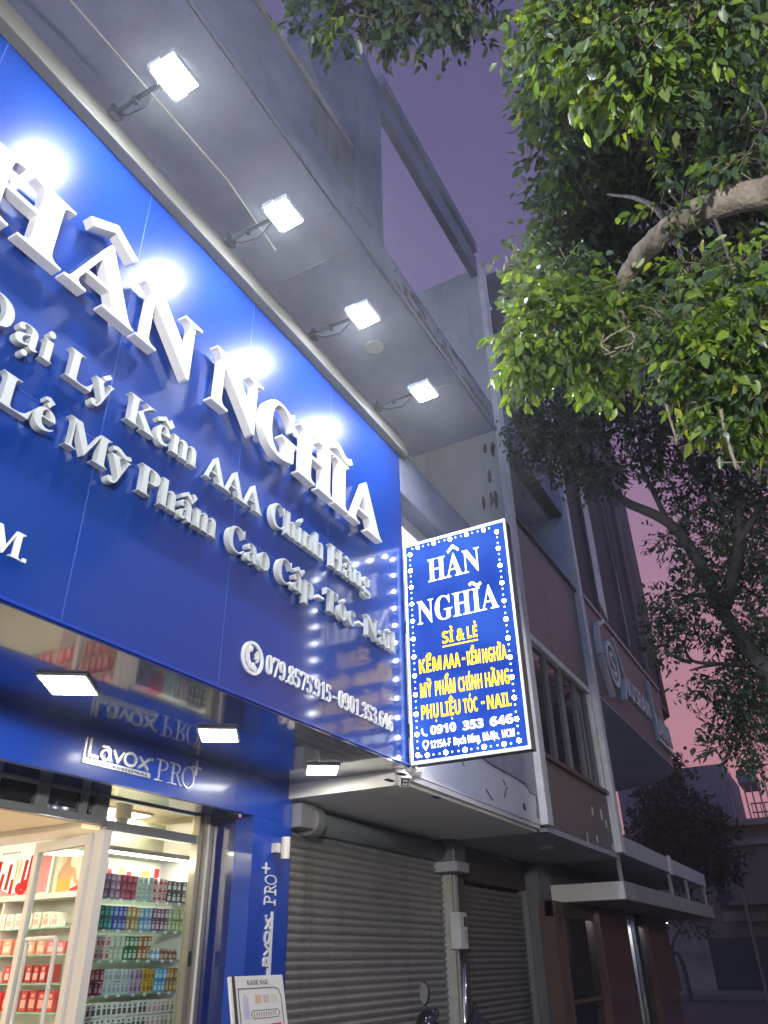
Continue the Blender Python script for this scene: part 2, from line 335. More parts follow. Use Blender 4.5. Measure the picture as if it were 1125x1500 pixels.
def solid(mbd, V2, Fc, o, r, u, n, depth, proud=0.0, mi=0):
    """sweep a flat outline into a solid: o origin, r right, u up, n towards the viewer"""
    V2 = np.asarray(V2); front = [o + r * a + u * b + n * (depth + proud) for a, b in V2]; back = [o + r * a + u * b for a, b in V2]
    k = len(V2); cnt = {}
    def area(f): return sum(V2[f[i], 0] * V2[f[(i + 1) % len(f)], 1] - V2[f[(i + 1) % len(f)], 0] * V2[f[i], 1] for i in range(len(f)))
    Fc = [f if area(f) > 0 else f[::-1] for f in Fc]
    for f in Fc:
        for i in range(len(f)):
            e = (f[i], f[(i + 1) % len(f)]); cnt[e] = 1
    faces = list(Fc) + [(a, a + k, b + k, b) for (a, b) in cnt if (b, a) not in cnt]
    mbd.add(front + back, faces, mi)
def write(text, kind, parent, material, o, r, u, n, width, cap, depth, name='letter', fit=True, off=0.0, space=0.0, merge=False, label=None):
    """one solid per letter, the word fitted to a width; o = left end of the baseline"""
    o = Vector(o); r = Vector(r).normalized(); u = Vector(u).normalized(); n = Vector(n).normalized()
    sy = cap / capheight(kind); pos = []; base = ''
    for ch in text:
        b = MARKS.get(ch, (ch, ''))[0]; b = 'i' if b == 'ı' else b
        if ch == ' ': base += ' '; pos.append(None); continue
        V, _ = raw(b, kind, off); full = raw(base + b, kind, off)[0]
        pos.append(full[:, 0].max() - V[:, 0].max() + space * len(base)); base += b
    first = next(i for i, p in enumerate(pos) if p is not None); lastc = text[-1]; lb = MARKS.get(lastc, (lastc, ''))[0]; lb = 'i' if lb == 'ı' else lb
    x0 = pos[first] + raw(MARKS.get(text[first], (text[first], ''))[0].replace('ı', 'i'), kind, off)[0][:, 0].min()
    x1 = pos[-1] + raw(lb, kind, off)[0][:, 0].max(); sx = width / (x1 - x0); outs = []; allm = MB()
    for ch, p in zip(text, pos):
        if p is None: continue
        m = allm if merge else MB()
        for V, Fc, proud in glyph(ch, kind, off):
            solid(m, np.column_stack([(V[:, 0] + p - x0) * sx, V[:, 1] * sy]), Fc, o, r, u, n, depth, proud)
        if not merge: outs.append(m.build(name, material, parent))
    if merge: outs.append(allm.build(name, material, parent))
    return outs
X_, Y_, Z_ = Vector((1, 0, 0)), Vector((0, 1, 0)), Vector((0, 0, 1))

# ------------------------------------------------------------------ ground
g = MB(); g.add([(-200, -200, -.13), (300, -200, -.13), (300, 200, -.13), (-200, 200, -.13)], [(0, 1, 2, 3)]); struct(g.build('road', ASPH))
g = MB(); g.box(-12, 24.0, -4.6, 1.6, -.13, 0.0); struct(g.build('pavement', PAVE))
g = MB(); g.box(-12, 24.15, -4.75, -4.6, -.13, 0.01); struct(g.build('kerb', CONC))

# ------------------------------------------------------------------ shophouse (our shop and the shuttered bay beside it)
SH = thing('shophouse', 'shuttered grey shophouse with recessed balcony behind the big blue sign', 'building', (0, 0, 0))
m = MB()
m.box(-6, 6.16, .22, 1.6, 3.07, 5.9)                     # wall mass behind the fascia sign
m.box(-6, 9.72, 1.6, 1.8, 5.5, 9.05)                    # back wall of the balcony
m.build('wall', CONC, SH)
m = MB(); m.box(-6, 9.75, .02, 1.55, 9.05, 9.12); m.build('ceiling', CEIL, SH)
for x in (2.2, 5.4, 8.3):
    m = MB(); m.box(x - .004, x + .004, .05, 1.55, 9.0475, 9.051); m.build('ceiling_joint', CONCD, SH)
# slab edge with a drip lip
m = MB(); m.box(-6, 9.75, 0, .30, 9.12, 9.58); m.box(-6, 9.75, -.03, 0.0, 9.02, 9.10); m.build('slab_edge', CONC, SH)
m = MB()
for i in range(60):
    x = rnd.choice([rnd.uniform(6.2, 9.6), rnd.uniform(6.4, 9.7)]); w = rnd.uniform(.03, .30); h = rnd.uniform(.02, .2)
    z = 9.10 + rnd.uniform(0, .12) if rnd.random() < .7 else 9.10 + rnd.uniform(0.1, .4)
    k = 7; pts = [(x + w * math.cos(a) * rnd.uniform(.5, 1), -.0045 - i * 2e-5, z + h * .5 + h * .5 * math.sin(a) * rnd.uniform(.4, 1)) for a in np.linspace(0, 2 * math.pi, k + 1)[:-1]]
    m = MB(); m.prism(pts, (0, .003, 0)); m.build('mould_patch', STAIN, SH)
# party fin at the far end of the bay
m = MB(); m.box(9.74, 9.95, 0.0, 1.6, 5.55, 12.9); m.build('party_wall', GREYW, SH)
m = MB()
for q in [(722, 657), (717, 697), (720, 732), (726, 731), (711, 656), (708, 734), (757, 764)]:
    p = on(*q, 0, 9.735)
    if p.y < 0.03: p.y = .1
    pts = [(9.7365, p.y + .05 * math.cos(a) * rnd.uniform(.4, 1), p.z + rnd.uniform(.06, .2) * math.sin(a)) for a in np.linspace(0, 2 * math.pi, 8)[:-1]]
    m = MB(); m.prism(pts, (.003, 0, 0)); m.build('stain', STAIN, SH)
m = MB(); m.box(9.735, 9.96, -.10, 0.0, 2.98, 12.85); m.build('pilaster', WTRIM, SH, bevel=.008)
# balcony parapet, groove, white wall with its cracked grey patch
m = MB(); m.box(6.21, 9.73, .0, .25, 5.93, 6.5); m.build('parapet', CONC, SH, bevel=.01)
m = MB(); m.box(6.21, 9.73, .22, .4, 5.5, 5.93); m.build('parapet_recess', GREYW, SH)
m = MB(); m.box(6.21, 9.73, .0, .2, 2.98, 5.5); m.build('front_wall', WHITEW, SH)
crk = [(690, 1104), (704, 1109), (722, 1121), (742, 1132), (760, 1142), (770, 1149), (777, 1162), (785, 1165), (786, 1180), (787, 1198)]
cp = [on(a, b, 1, -.003) for a, b in crk]
top = [on(690, 1060, 1, -.003), Vector((9.72, -.003, 4.6)), Vector((9.72, -.003, cp[-1].z))]
m = MB(); m.prism([top[0]] + cp + [top[2], top[1]], (0, .0025, 0)); m.build('bare_render_patch', GREYW, SH)
m = MB()
for a, b in zip(cp[:-1], cp[1:]):
    d = (b - a).normalized(); m.obox((a + b) / 2 + Vector((0, -.002, 0)), (b - a) / 2, Vector((0, .002, 0)), Vector((d.z, 0, -d.x)) * rnd.uniform(.004, .011))
for q0, q1 in [((677, 1114), (680, 1122)), ((737, 1142), (740, 1150)), ((742, 1153), (739, 1168)), ((712, 1156), (716, 1163)), ((716, 1163), (722, 1172))]:
    a = on(*q0, 1, -.004); b = on(*q1, 1, -.004); d = (b - a).normalized()
    m.obox((a + b) / 2, (b - a) / 2, Vector((0, .002, 0)), Vector((d.z, 0, -d.x)) * .008)
p = on(768, 1181, 1, -.004); m.box(p.x - .035, p.x + .035, -.006, -.001, p.z - .04, p.z + .03)
m.build('crack', CRACK, SH)
# ground floor canopy soffit and walls
m = MB(); m.box(6.202, 9.74, .06, 1.6, 2.90, 3.06); m.build('soffit', WHITEW, SH)
m = MB(); m.box(6.2, 9.735, .01, .06, 2.93, 2.978); m.build('drip_edge', WHITEW, SH)
m = MB()
for q in [(570, 1143), (640, 1168), (588, 1134)]:
    p = on(*q, 2, 2.898); pts = [(p.x + .10 * math.cos(a) * rnd.uniform(.6, 1), p.y + .035 * math.sin(a), 2.8965) for a in np.linspace(0, 2 * math.pi, 9)[:-1]]; m.prism(pts, (0, 0, .003))
m.build('soffit_stain', STAIN, SH)
m = MB(); m.box(6.3, 9.75, 1.62, 1.8, 0, 2.9); m.build('inner_wall', CONCD, SH)

def shutter(x0, x1, y, z0, z1, pitch, material, parent):
    m = MB(); n = int((z1 - z0) / pitch); prof = []
    for i in range(n):
        z = z0 + i * pitch
        sag = rnd.uniform(-.003, .003)
        for t, d in ((0, 0), (.10, -.007), (.30, -.021), (.55, -.026), (.78, -.019), (.90, -.003), (.93, .006), (.99, .006)): prof.append((y + d + sag, z + t * pitch))
    V = []
    for (yy, zz) in prof: V += [(x0, yy, zz), (x1, yy, zz)]
    m.add(V, [(2 * i, 2 * i + 1, 2 * i + 3, 2 * i + 2) for i in range(len(prof) - 1)])
    return m.build('roller_shutter', material, parent)
s1 = shutter(6.31, 9.82, 1.42, 0, 2.70, .072, SHUT, SH)
m = MB()
for row, (q0, n) in enumerate([((449.2, 1177.1), 7), ((444.9, 1199.2), 7), ((492.9, 1211.9), 6)]):
    p = on(*q0, 1, 1.40)
    for i in range(n): m.box(p.x + i * .46 - .035, p.x + i * .46 + .035, 1.3965, 1.402, p.z - .013, p.z + .013)
m.build('vent_slot', BLACK, s1)
m = MB(); m.tube([(6.45, 1.36, 2.76), (9.72, 1.36, 2.76)], .105, 18); m.build('shutter_drum', DRUM, SH, smooth=True)
m = MB(); m.tube([(6.52, 1.30, 2.75), (6.66, 1.30, 2.75)], .14, 18); m.box(6.28, 6.50, 1.20, 1.44, 2.66, 2.87); m.build('drum_bracket', GREYAL, SH)
m = MB(); m.box(9.62, 9.98, 1.14, 1.44, 2.64, 2.90); m.build('drum_end_box', DRUM, SH, bevel=.01)
m = MB(); m.box(9.6, 9.99, 1.10, 1.45, 2.52, 2.64); m.build('lintel_block', GREYW, SH, bevel=.01)
m = MB(); m.box(9.80, 9.86, 1.28, 1.45, 0, 2.52); m.box(9.862, 9.95, 1.26, 1.45, 0, 2.52); m.box(9.952, 9.985, 1.29, 1.45, 0, 2.52); m.build('door_post', POSTW, SH)
# pier and roof beam over the two bays
m = MB(); m.box(5.20, 6.02, .03, .75, 9.58, 13.4); m.box(5.20, 5.62, -.02, .03, 9.59, 13.3); m.build('pier', CONC, SH)
m = MB(); m.prism([(4.16, .05, 11.35), (4.72, .05, 10.55), (5.2, .05, 10.55), (5.2, .05, 13.4), (4.5, .05, 13.4)], (0, .5, 0)); m.build('pier_brace', CONC, SH)
m = MB(); m.box(-6, 5.19, .0, .2, 9.58, 10.5); m.build('upper_parapet', CONC, SH)
m = MB(); m.prism([(4.22, -.004, 9.82), (5.14, -.004, 9.74), (5.2, -.004, 10.46), (4.24, -.004, 10.42)], (0, .003, 0)); m.build('dark_patch', CONCD, SH)  # darker patch on the parapet face
m = MB(); m.tube([(-6, -.03, 10.53), (5.1, -.03, 10.53)], .035, 8); m.build('coping_pipe', GREYAL, SH)
m = MB(); m.box(6.02, 9.78, .0, .13, 12.70, 13.22); m.box(6.02, 9.78, .05, .13, 13.22, 13.36, 1); m.box(6.02, 9.78, -.04, .13, 13.36, 13.62); m.build('roof_beam', [CONC, CONCD], SH)
m = MB(); m.prism([(9.955, 1.6, 9.6), (9.955, 0.0, 9.6), (9.955, 0.0, 12.9), (9.955, 1.6, 12.55)], (-.21, 0, 0)); m.box(9.745, 9.955, 1.6, 3.2, 9.0, 12.2); m.build('gable_wall', CONCD, SH)
m = MB(); m.tube([(7.03, .75, 9.05), (7.03, .75, 9.035)], .13, 20); m.build('ceiling_rose', GREYW, SH)
m = MB(); m.box(-6, -5.8, 0, 6, 0, 9.0); m.box(-6, 9.8, 7.4, 7.6, 0, 13); m.build('rear_wall', CONCD, SH)

# ------------------------------------------------------------------ blue fascia sign
SG = thing('shop_sign', 'huge blue fascia sign with raised white letters HÂN NGHĨA and phone numbers', 'sign', (2.6, 0.0, 3.06))
m = MB()
xs = [-1.31, -.09, 1.13, 2.35, 3.57, 4.79, 6.2]
m.box(-1.31, 6.2, .0, .16, 3.06, 6.40); m.build('panel', BLUE, SG)
m = MB()
for x in xs[1:-1]: m.box(x - .003, x + .003, -.0012, .002, 3.06, 6.4)
m.box(-1.31, 6.2, -.0016, .002, 4.171, 4.176); m.build('panel_joint', JOINT, SG)
m = MB(); m.box(-1.31, 6.26, -.085, .16, 6.402, 6.57); m.build('top_trim', TRIM, SG, bevel=.006)
m = MB(); m.box(-1.31, 6.2, -.012, .0, 3.045, 3.062); m.build('bottom_edge_trim', BLUE_W, SG)
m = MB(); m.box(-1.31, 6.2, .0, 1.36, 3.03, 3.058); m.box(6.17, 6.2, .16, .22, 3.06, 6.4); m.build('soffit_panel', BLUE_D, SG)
def big(ch, x0, x1):
    V = raw(MARKS.get(ch, (ch, ''))[0], 'serif')[0]; sx = (x1 - x0) / (V[:, 0].max() - V[:, 0].min()); sy = .50 / capheight('serif')
    m = MB()
    for v_, f_, pr in glyph(ch, 'serif'):
        solid(m, np.column_stack([(v_[:, 0] - V[:, 0].min()) * sx, v_[:, 1] * sy]), f_, Vector((x0, -.035, 4.98)), X_, Z_, -Y_, .072, pr)
    o = m.build('letter', WHITE, SG, bevel=.004)
    h = MB()                                            # white dots stand in for light in little drain holes underneath
    for t in (.16, .84):
        h.box(x0 + (x1 - x0) * t - .006, x0 + (x1 - x0) * t + .006, -.085, -.073, 4.9785, 4.982)
    h.build('hole_light_dot', FLATW, o)
for ch, a, b in [('H', 1.13, 1.78), ('Â', 1.80, 2.345), ('N', 2.36, 2.93), ('N', 3.09, 3.655), ('G', 3.67, 4.15), ('H', 4.165, 4.71), ('Ĩ', 4.725, 4.965), ('A', 4.98, 5.57)]: big(ch, a, b)
for t_, a, b in [('Đại', 1.42, 1.90), ('Lý', 1.99, 2.33), ('Kềm', 2.45, 3.08), ('AAA', 3.17, 3.80), ('Chính', 3.91, 4.64), ('Hãng', 4.73, 5.41)]:
    write(t_, 'serif', SG, SILV, (a, -.02, 4.39), X_, Z_, -Y_, b - a, .205, .045, off=-.006)
for t_, a, b in [('Lẻ', 1.66, 2.01), ('Mỹ', 2.09, 2.55), ('Phẩm', 2.63, 3.34), ('Cao', 3.46, 3.93), ('Cấp', 4.03, 4.51), ('Tóc', 4.69, 5.15), ('Nail', 5.33, 5.87)]:
    write(t_, 'serif', SG, SILV, (a, -.02, 3.98), X_, Z_, -Y_, b - a, .195, .045, off=-.006)
for a, b in [(4.56, 4.65), (5.19, 5.28)]:
    m = MB(); m.box(a, b, -.07, -.02, 4.035, 4.06); m.build('dash', WHITE, SG, bevel=.003)
write('M', 'serif', SG, FLATW, (1.86, 0, 3.265), X_, Z_, -Y_, .185, .14, .012)
m = MB(); m.box(2.055, 2.075, -.012, 0, 3.265, 3.285); m.build('full_stop', FLATW, SG)
write('079.8575.915', 'serif', SG, FLATW, (4.04, 0, 3.275), X_, Z_, -Y_, .83, .132, .014, name='digit', off=-.008)
write('0901.353.646', 'serif', SG, FLATW, (4.985, 0, 3.275), X_, Z_, -Y_, .895, .132, .014, name='digit', off=-.008)
m = MB(); m.box(4.90, 4.955, -.014, 0, 3.325, 3.342); m.build('dash', FLATW, SG)
# phone emblem: ring, handset, two waves
def flat(parts2d, material, parent, o, r, u, n, depth, name):
    m = MB()
    for V, Fc in parts2d: solid(m, V, Fc, Vector(o), Vector(r), Vector(u), Vector(n), depth)
    return m.build(name, material, parent)
ring = ribbon2([(.105 * math.cos(a), .105 * math.sin(a)) for a in np.linspace(0, 2 * math.pi, 33)[:-1]], .022, True)
hs = ribbon2([(-.045, .065), (-.058, .03), (-.05, -.02), (-.02, -.062), (.02, -.072)], .032)
hs2 = ribbon2([(-.058, .07), (-.012, .055)], .036); hs3 = ribbon2([(-.005, -.045), (.038, -.075)], .036)
wv = [ribbon2([(r_ * math.cos(a), .01 + r_ * math.sin(a)) for a in np.linspace(-.9, .9, 9)], .011) for r_ in (.025, .05)]
EM = flat([ring], FLATW, SG, (3.885, 0, 3.335), X_, Z_, -Y_, .014, 'phone_ring')
flat([hs], FLATW, EM, (3.885, 0, 3.335), X_, Z_, -Y_, .014, 'handset'); flat([hs2, hs3], FLATW, EM, (3.885, 0, 3.335), X_, Z_, -Y_, .0155, 'handset_end')
flat(wv, FLATW, EM, (3.895, 0, 3.345), X_, Z_, -Y_, .014, 'sound_wave')

# ------------------------------------------------------------------ floodlights on the top trim
def make_flood():
    t = thing('floodlight', '', 'floodlight', (0, 0, 0), 'floodlights on arms along the top of the blue sign')
    m = MB(); m.box(-.035, .035, -.10, .06, -.03, .03); m.box(-.05, .05, -.12, -.085, -.04, .045); m.build('bracket', DARKM, t, bevel=.004)
    m = MB(); m.tube([(0, -.08, .0), (0, -.25, .02), (0, -.49, .01)], .016, 8); m.box(-.022, .022, -.29, -.26, -.012, .04); m.build('arm', DARKM, t)
    # head: glass looks down and a little back at the sign
    c = Vector((0.0, -.62, .0)); nrm = Vector((0, -.04, -1)).normalized(); up = Vector((0, 1, -.04)).normalized()
    m = MB(); m.obox(c, X_ * .128, up * .112, nrm * .02); m.obox(c - nrm * .035, X_ * .09, up * .08, nrm * .014)
    for s in (-1, 1): m.obox(c + X_ * s * .134 + up * .05, X_ * .006, up * .05, nrm * .02)
    m.build('housing', HOUSE, t, bevel=.004)
    m = MB(); m.obox(c + nrm * .0215 - up * .012, X_ * .118, up * .088, nrm * .0014); m.build('lamp_glass', FLOOD, t)
    m = MB(); m.tube([c - nrm * .05 + up * .02, c - nrm * .03 + up * .12 + X_ * .03, Vector((.04, -.36, -.07)), Vector((.03, -.2, -.05)), Vector((.02, -.08, .02))], .006, 5); m.build('lamp_cable', BLACK, t)
    m = MB()
    for i in range(9): m.obox(c + nrm * .0215 + up * .096 + X_ * (-.096 + .024 * i), X_ * .008, up * .005, nrm * .0012)
    m.build('led_row', LEDM, t)
    return t
fl = make_flood()
for i, (x, lab) in enumerate([(1.84, 'floodlight above the letters H and Â, largest and nearest of the row'), (3.07, 'floodlight on an arm above the gap between HÂN and NGHĨA'),
                              (4.30, 'floodlight on an arm above the letters G and H of NGHĨA'), (5.53, 'floodlight above the last A of NGHĨA, smallest and farthest of the row')]):
    o = fl if i == 0 else copy_tree(fl); o.location = (x, -.02, 6.58); o['label'] = lab

# ------------------------------------------------------------------ soffit lights
def make_soffit_light():
    t = thing('soffit_light', '', 'ceiling light', (0, 0, 0), 'square lights under the blue soffit')
    m = MB(); m.box(-.19, .19, -.145, .145, -.018, 0); m.build('frame', LFRAME, t, bevel=.004)
    m = MB(); m.box(-.175, .175, -.13, .13, -.0205, -.0185); m.build('diffuser', PANELG, t); return t
sl = make_soffit_light()
for i, (x, lab) in enumerate([(2.985, 'square soffit light left of the reflected lettering, largest of three'), (4.375, 'square soffit light above the plus sign of the shop logo'), (5.78, 'square soffit light near the corner beside the shutter')]):
    o = sl if i == 0 else copy_tree(sl); o.location = (x, .65, 3.03); o.rotation_euler = (0, 0, math.radians(36)); o['label'] = lab

# ------------------------------------------------------------------ projecting light box sign
PS = thing('projecting_sign', 'lit blue light box sign edged with bulbs, yellow and white lettering', 'sign', (6.25, -.56, 3.05))
SIGNB = glow('sign_face_glow', (0.018, 0.075, 0.62), 0.95)
def signface():
    m = glow('sign_face_glow', (0.02, 0.08, 0.6), 1.0); t = m.node_tree; e = t.nodes['Emission']
    tcn = t.nodes.new('ShaderNodeTexCoord'); n = t.nodes.new('ShaderNodeTexNoise'); n.inputs['Scale'].default_value = 1.7; n.inputs['Detail'].default_value = 1
    t.links.new(tcn.outputs['Object'], n.inputs['Vector']); rp = t.nodes.new('ShaderNodeValToRGB')
    rp.color_ramp.elements[0].position = .3; rp.color_ramp.elements[0].color = (.012, .055, .46, 1); rp.color_ramp.elements[1].position = .72; rp.color_ramp.elements[1].color = (.045, .16, .80, 1)
    t.links.new(n.outputs['Fac'], rp.inputs[0]); t.links.new(rp.outputs[0], e.inputs[0]); return m
FACE = signface()
LITW = glow('lit_white', (1.0, 1.0, 1.0), 2.6); LITY = glow('lit_yellow', (1.0, .66, .0), 2.7); BULB = glow('bulb_glow', (.95, .98, 1.0), 60.0); DOTG = glow('small_bulb_glow', (.80, .92, 1.0), 4.0)
YEDGE = mat('yellow_edge', (.25, .2, .0), .5)
m = MB(); m.box(6.187, 6.315, -1.136, -.034, 3.05, 5.236); m.build('cabinet', mat('casing', (.10, .105, .12), .5, .3), PS)
m = MB()
m.box(6.166, 6.19, -1.138, -1.118, 3.045, 5.24); m.box(6.166, 6.19, -.052, -.03, 3.045, 5.24); m.box(6.166, 6.19, -1.118, -.052, 5.213, 5.24); m.box(6.166, 6.19, -1.118, -.052, 3.045, 3.072)
m.build('frame', mat('lit_frame', (.75, .78, .78), .4, emit=(.85, 1, .97), es=.55), PS, bevel=.003)
m = MB(); m.box(6.176, 6.186, -1.118, -.052, 3.072, 5.213); FA = m.build('face_panel', FACE, PS)
m = MB(); m.box(6.314, 6.324, -1.118, -.052, 3.072, 5.213); m.build('rear_face_panel', glow('rear_sign_glow', (.30, .34, .70), 3.2), PS)
m = MB(); m.box(6.2, 6.28, -.03, .0, 4.3, 4.42); m.box(6.2, 6.28, -.03, .0, 3.3, 3.42); m.build('wall_bracket', DARKM, PS)
NX = Vector((-1, 0, 0)); RY = Vector((0, -1, 0))
def sgn(text, kind, y0, y1, z, cap, material, depth=.004, off=0.0): write(text, kind, PS, material, (6.176, -y0, z), RY, Z_, NX, y1 - y0, cap, depth, off=off)
sgn('HÂN', 'serif', .288, .845, 4.765, .245, LITW); sgn('NGHĨA', 'serif', .152, .99, 4.345, .24, LITW)
sgn('SỈ', 'sans', .40, .515, 4.105, .115, LITY); sgn('LẺ', 'sans', .655, .755, 4.105, .115, LITY); sgn('&', 'plain', .545, .628, 4.105, .115, LITY, off=.012)
m = MB(); m.box(6.173, 6.176, -.755, -.40, 4.068, 4.08); m.build('underline', LITY, PS)
for t_, a, b, z, c in [('KỀM', .147, .375, 3.858, .135), ('AAA', .395, .565, 3.855, .135), ('KỀM', .635, .765, 3.85, .133), ('NGHĨA', .785, 1.015, 3.843, .133),
                    ('MỸ', .148, .265, 3.628, .135), ('PHẨM', .30, .50, 3.625, .135), ('CHÍNH', .53, .76, 3.622, .133), ('HÃNG', .79, 1.016, 3.62, .132),
                    ('PHỤ', .15, .32, 3.428, .13), ('LIỆU', .345, .535, 3.427, .13), ('TÓC', .565, .70, 3.426, .125), ('NAIL', .79, 1.01, 3.424, .12)]:
    sgn(t_, 'sans', a, b, z, c, LITY)
for a, b, z in [(.585, .615, 3.91), (.735, .765, 3.48)]:
    m = MB(); m.box(6.172, 6.176, -b, -a, z, z + .022); m.build('dash', LITY, PS)
for t_, a, b in [('0910', .232, .48), ('353', .545, .74), ('646', .80, 1.01)]: sgn(t_, 'sans', a, b, 3.285 - (a - .23) * .014, .075, LITW, off=.016)
for t_, a, b in [('1215A-F', .223, .42), ('Bạch', .45, .565), ('Đằng,', .585, .70), ('Bà', .725, .78), ('Rịa,', .795, .87), ('HCM', .90, 1.01)]: sgn(t_, 'sans', a, b, 3.165, .066, LITW)
flat([ribbon2([(-.028, .03), (-.03, .0), (-.012, -.026), (.02, -.034)], .016)], LITW, PS, (6.176, -.178, 3.318), RY, Z_, NX, .004, 'phone_icon')
pin = [(.026 * math.cos(a), .012 + .026 * math.sin(a)) for a in np.linspace(-.5, math.pi + .5, 12)] + [(0, -.038)]
flat([ribbon2(pin, .013, True)], LITW, PS, (6.176, -.178, 3.200), RY, Z_, NX, .004, 'pin_icon')
zl = [5.12 - i * .1815 for i in range(12)]; yt = [.10 + i * .18 for i in range(6)]
bigs = [(.098, z) for z in zl] + [(1.042, z) for z in zl] + [(y + .09, 5.178) for y in yt[:5]] + [(y + .09, 3.112) for y in yt[:5]]
dots = [(yy, z - .1815 * k / 3) for yy in (.098, 1.042) for z in zl[:-1] for k in (1, 2)] + [(y + .09 + .18 * k / 3, zz) for y in [-.08] + yt[:5] for k in (1, 2) for zz in (5.18, 3.11) if .12 < y + .09 + .06 * k < 1.02]
bm_ = MB(); bm_.ball((0, 0, 0), .0195, 10, 6, sc=(.7, 1, 1)); dm_ = MB(); dm_.ball((0, 0, 0), .0085, 8, 5, sc=(.7, 1, 1))
b0 = bm_.build('bulb', BULB); d0 = dm_.build('small_bulb', DOTG)
for src, lst in ((b0, [(a, b, 6.173) for a, b in bigs] + [(a, b, 6.327) for a, b in bigs]), (d0, [(a, b, 6.173) for a, b in dots])):
    for i, (y, z, xb) in enumerate(lst):
        o = src if i == 0 else src.copy()
        if i: COL.objects.link(o)
        o.parent = PS; o.location = Vector((xb, -y, z)) - ORG[PS]

# ------------------------------------------------------------------ shop front under the sign
SF = thing('shop_entrance', 'blue shop entrance with lit logo, glazed door and clear display window', 'shop entrance', (3.5, 1.3, 0))
m = MB(); m.box(-1.3, 6.27, 1.30, 1.36, 2.69, 3.03); m.build('lintel', BLUE_W, SF)
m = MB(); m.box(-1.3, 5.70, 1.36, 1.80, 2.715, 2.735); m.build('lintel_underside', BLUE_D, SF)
m = MB(); m.box(5.70, 6.27, 1.301, 1.50, 0, 2.688); m.build('pillar', BLUE_W, SF)
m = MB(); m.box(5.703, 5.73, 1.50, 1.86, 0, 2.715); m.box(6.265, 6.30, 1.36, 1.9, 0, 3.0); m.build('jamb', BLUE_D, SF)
m = MB()
for x in (5.42, 5.60): m.box(x - .0015, x + .0015, 1.2985, 1.301, 2.70, 3.03)
m.build('panel_joint', JOINT, SF)
# logo on the lintel
LO = MB(); N_ = -Y_
def rr(pts, w, depth, o, r, u, n, m, closed=False):
    V, Fc = ribbon2(pts, w, closed); solid(m, V, Fc, Vector(o), Vector(r), Vector(u), Vector(n), depth)
def logo(o, r, u, n, s, parent, double, material):
    """o: left end of the underline bar, r reading direction, s: length of the bar"""
    o = Vector(o); k = s / .67
    P = lambda pts: [(a * k, b * k) for a, b in pts]
    m = MB(); rr(P([(.012, .0), (.66, .0)]), .036 * k, .012, o, r, u, n, m)
    if double: rr(P([(.018, .018), (.018, .155)]), .014 * k, .0125, o, r, u, n, m)
    m.build('logo_bar', material, parent)
    def st(pts, w, closed=False, d=.016):
        m = MB(); rr(P(pts), w * k, d, o, r, u, n, m, closed); m.build('logo_letter', material, parent)
    x = .055 if double else .01
    st([(x, .155), (x, .036), (x + .085, .036)], .020)
    ca = [(x + .15 + .040 * math.cos(a), .072 + .040 * math.sin(a)) for a in np.linspace(0, 2 * math.pi, 17)[:-1]]
    st([(x + .145 + .038 * math.cos(a), .066 + .034 * math.sin(a)) for a in np.linspace(0, 2 * math.pi, 17)[:-1]], .017, True); st([(x + .105, .118), (x + .16, .122), (x + .186, .105), (x + .190, .03)], .018, d=.0165)
    st([(x + .215, .115), (x + .265, .04), (x + .315, .115)], .019)
    st([(x + .385 + .058 * math.cos(a), .078 + .045 * math.sin(a)) for a in np.linspace(0, 2 * math.pi, 21)[:-1]], .020, True)
    st([(x + .47, .118), (x + .575, .034)], .020); st([(x + .47, .034), (x + .575, .118)], .020, d=.0168)
    st([(x + .60 + .012 * math.cos(a), .118 + .012 * math.sin(a)) for a in np.linspace(0, 2 * math.pi, 13)[:-1]], .004, True)
def pro(o, r, u, n, h, w, parent, material, plus):
    o = Vector(o); t = h * .055
    def st(pts, tw=t, closed=False, d=.012):
        m = MB(); rr([(a * w, b * h) for a, b in pts], tw, d, o, r, u, n, m, closed); m.build('logo_letter', material, parent)
    st([(.10, .02), (.10, .98)], t * 1.2); st([(.0, .0), (.2, .0)], t, d=.0125); st([(.0, .99), (.16, .99), (.25, .93), (.285, .76), (.25, .58), (.16, .50), (.10, .50)], t, d=.0122)
    st([(.44, .02), (.44, .98)], t * 1.2); st([(.34, .0), (.54, .0)], t, d=.0125); st([(.34, .99), (.50, .99), (.585, .93), (.61, .77), (.585, .60), (.50, .53), (.44, .53)], t, d=.0122); st([(.53, .50), (.64, .02), (.69, .0)], t, d=.0124)
    st([(.84 + .15 * math.cos(a), .49 + .52 * math.sin(a)) for a in np.linspace(0, 2 * math.pi, 25)[:-1]], t, True)
    m = MB(); L = plus[2]
    rr([(plus[0] - L, plus[1]), (plus[0] + L, plus[1])], L * .3, .014, o, r, u, n, m); rr([(plus[0], plus[1] - L * 1.1), (plus[0], plus[1] + L * 1.1)], L * .3, .0145, o, r, u, n, m); m.build('logo_plus', material, parent)
logo((3.715, 1.30, 2.80), X_, Z_, N_, .675, SF, True, STEEL); pro((4.43, 1.30, 2.785), X_, Z_, N_, .155, .44, SF, STEEL, (.455, .165, .055))
m = write('PROFESSIONAL', 'sans', SF, DARKM, (3.80, 1.288, 2.79), X_, Z_, N_, .56, .018, .002, name='logo_strapline', merge=True)
logo((6.028, 1.301, 1.455), Z_, -X_, N_, .50, SF, False, FLATW); pro((6.058, 1.301, 1.995), Z_, -X_, N_, .152, .235, SF, FLATW, (.285, .155, .045))
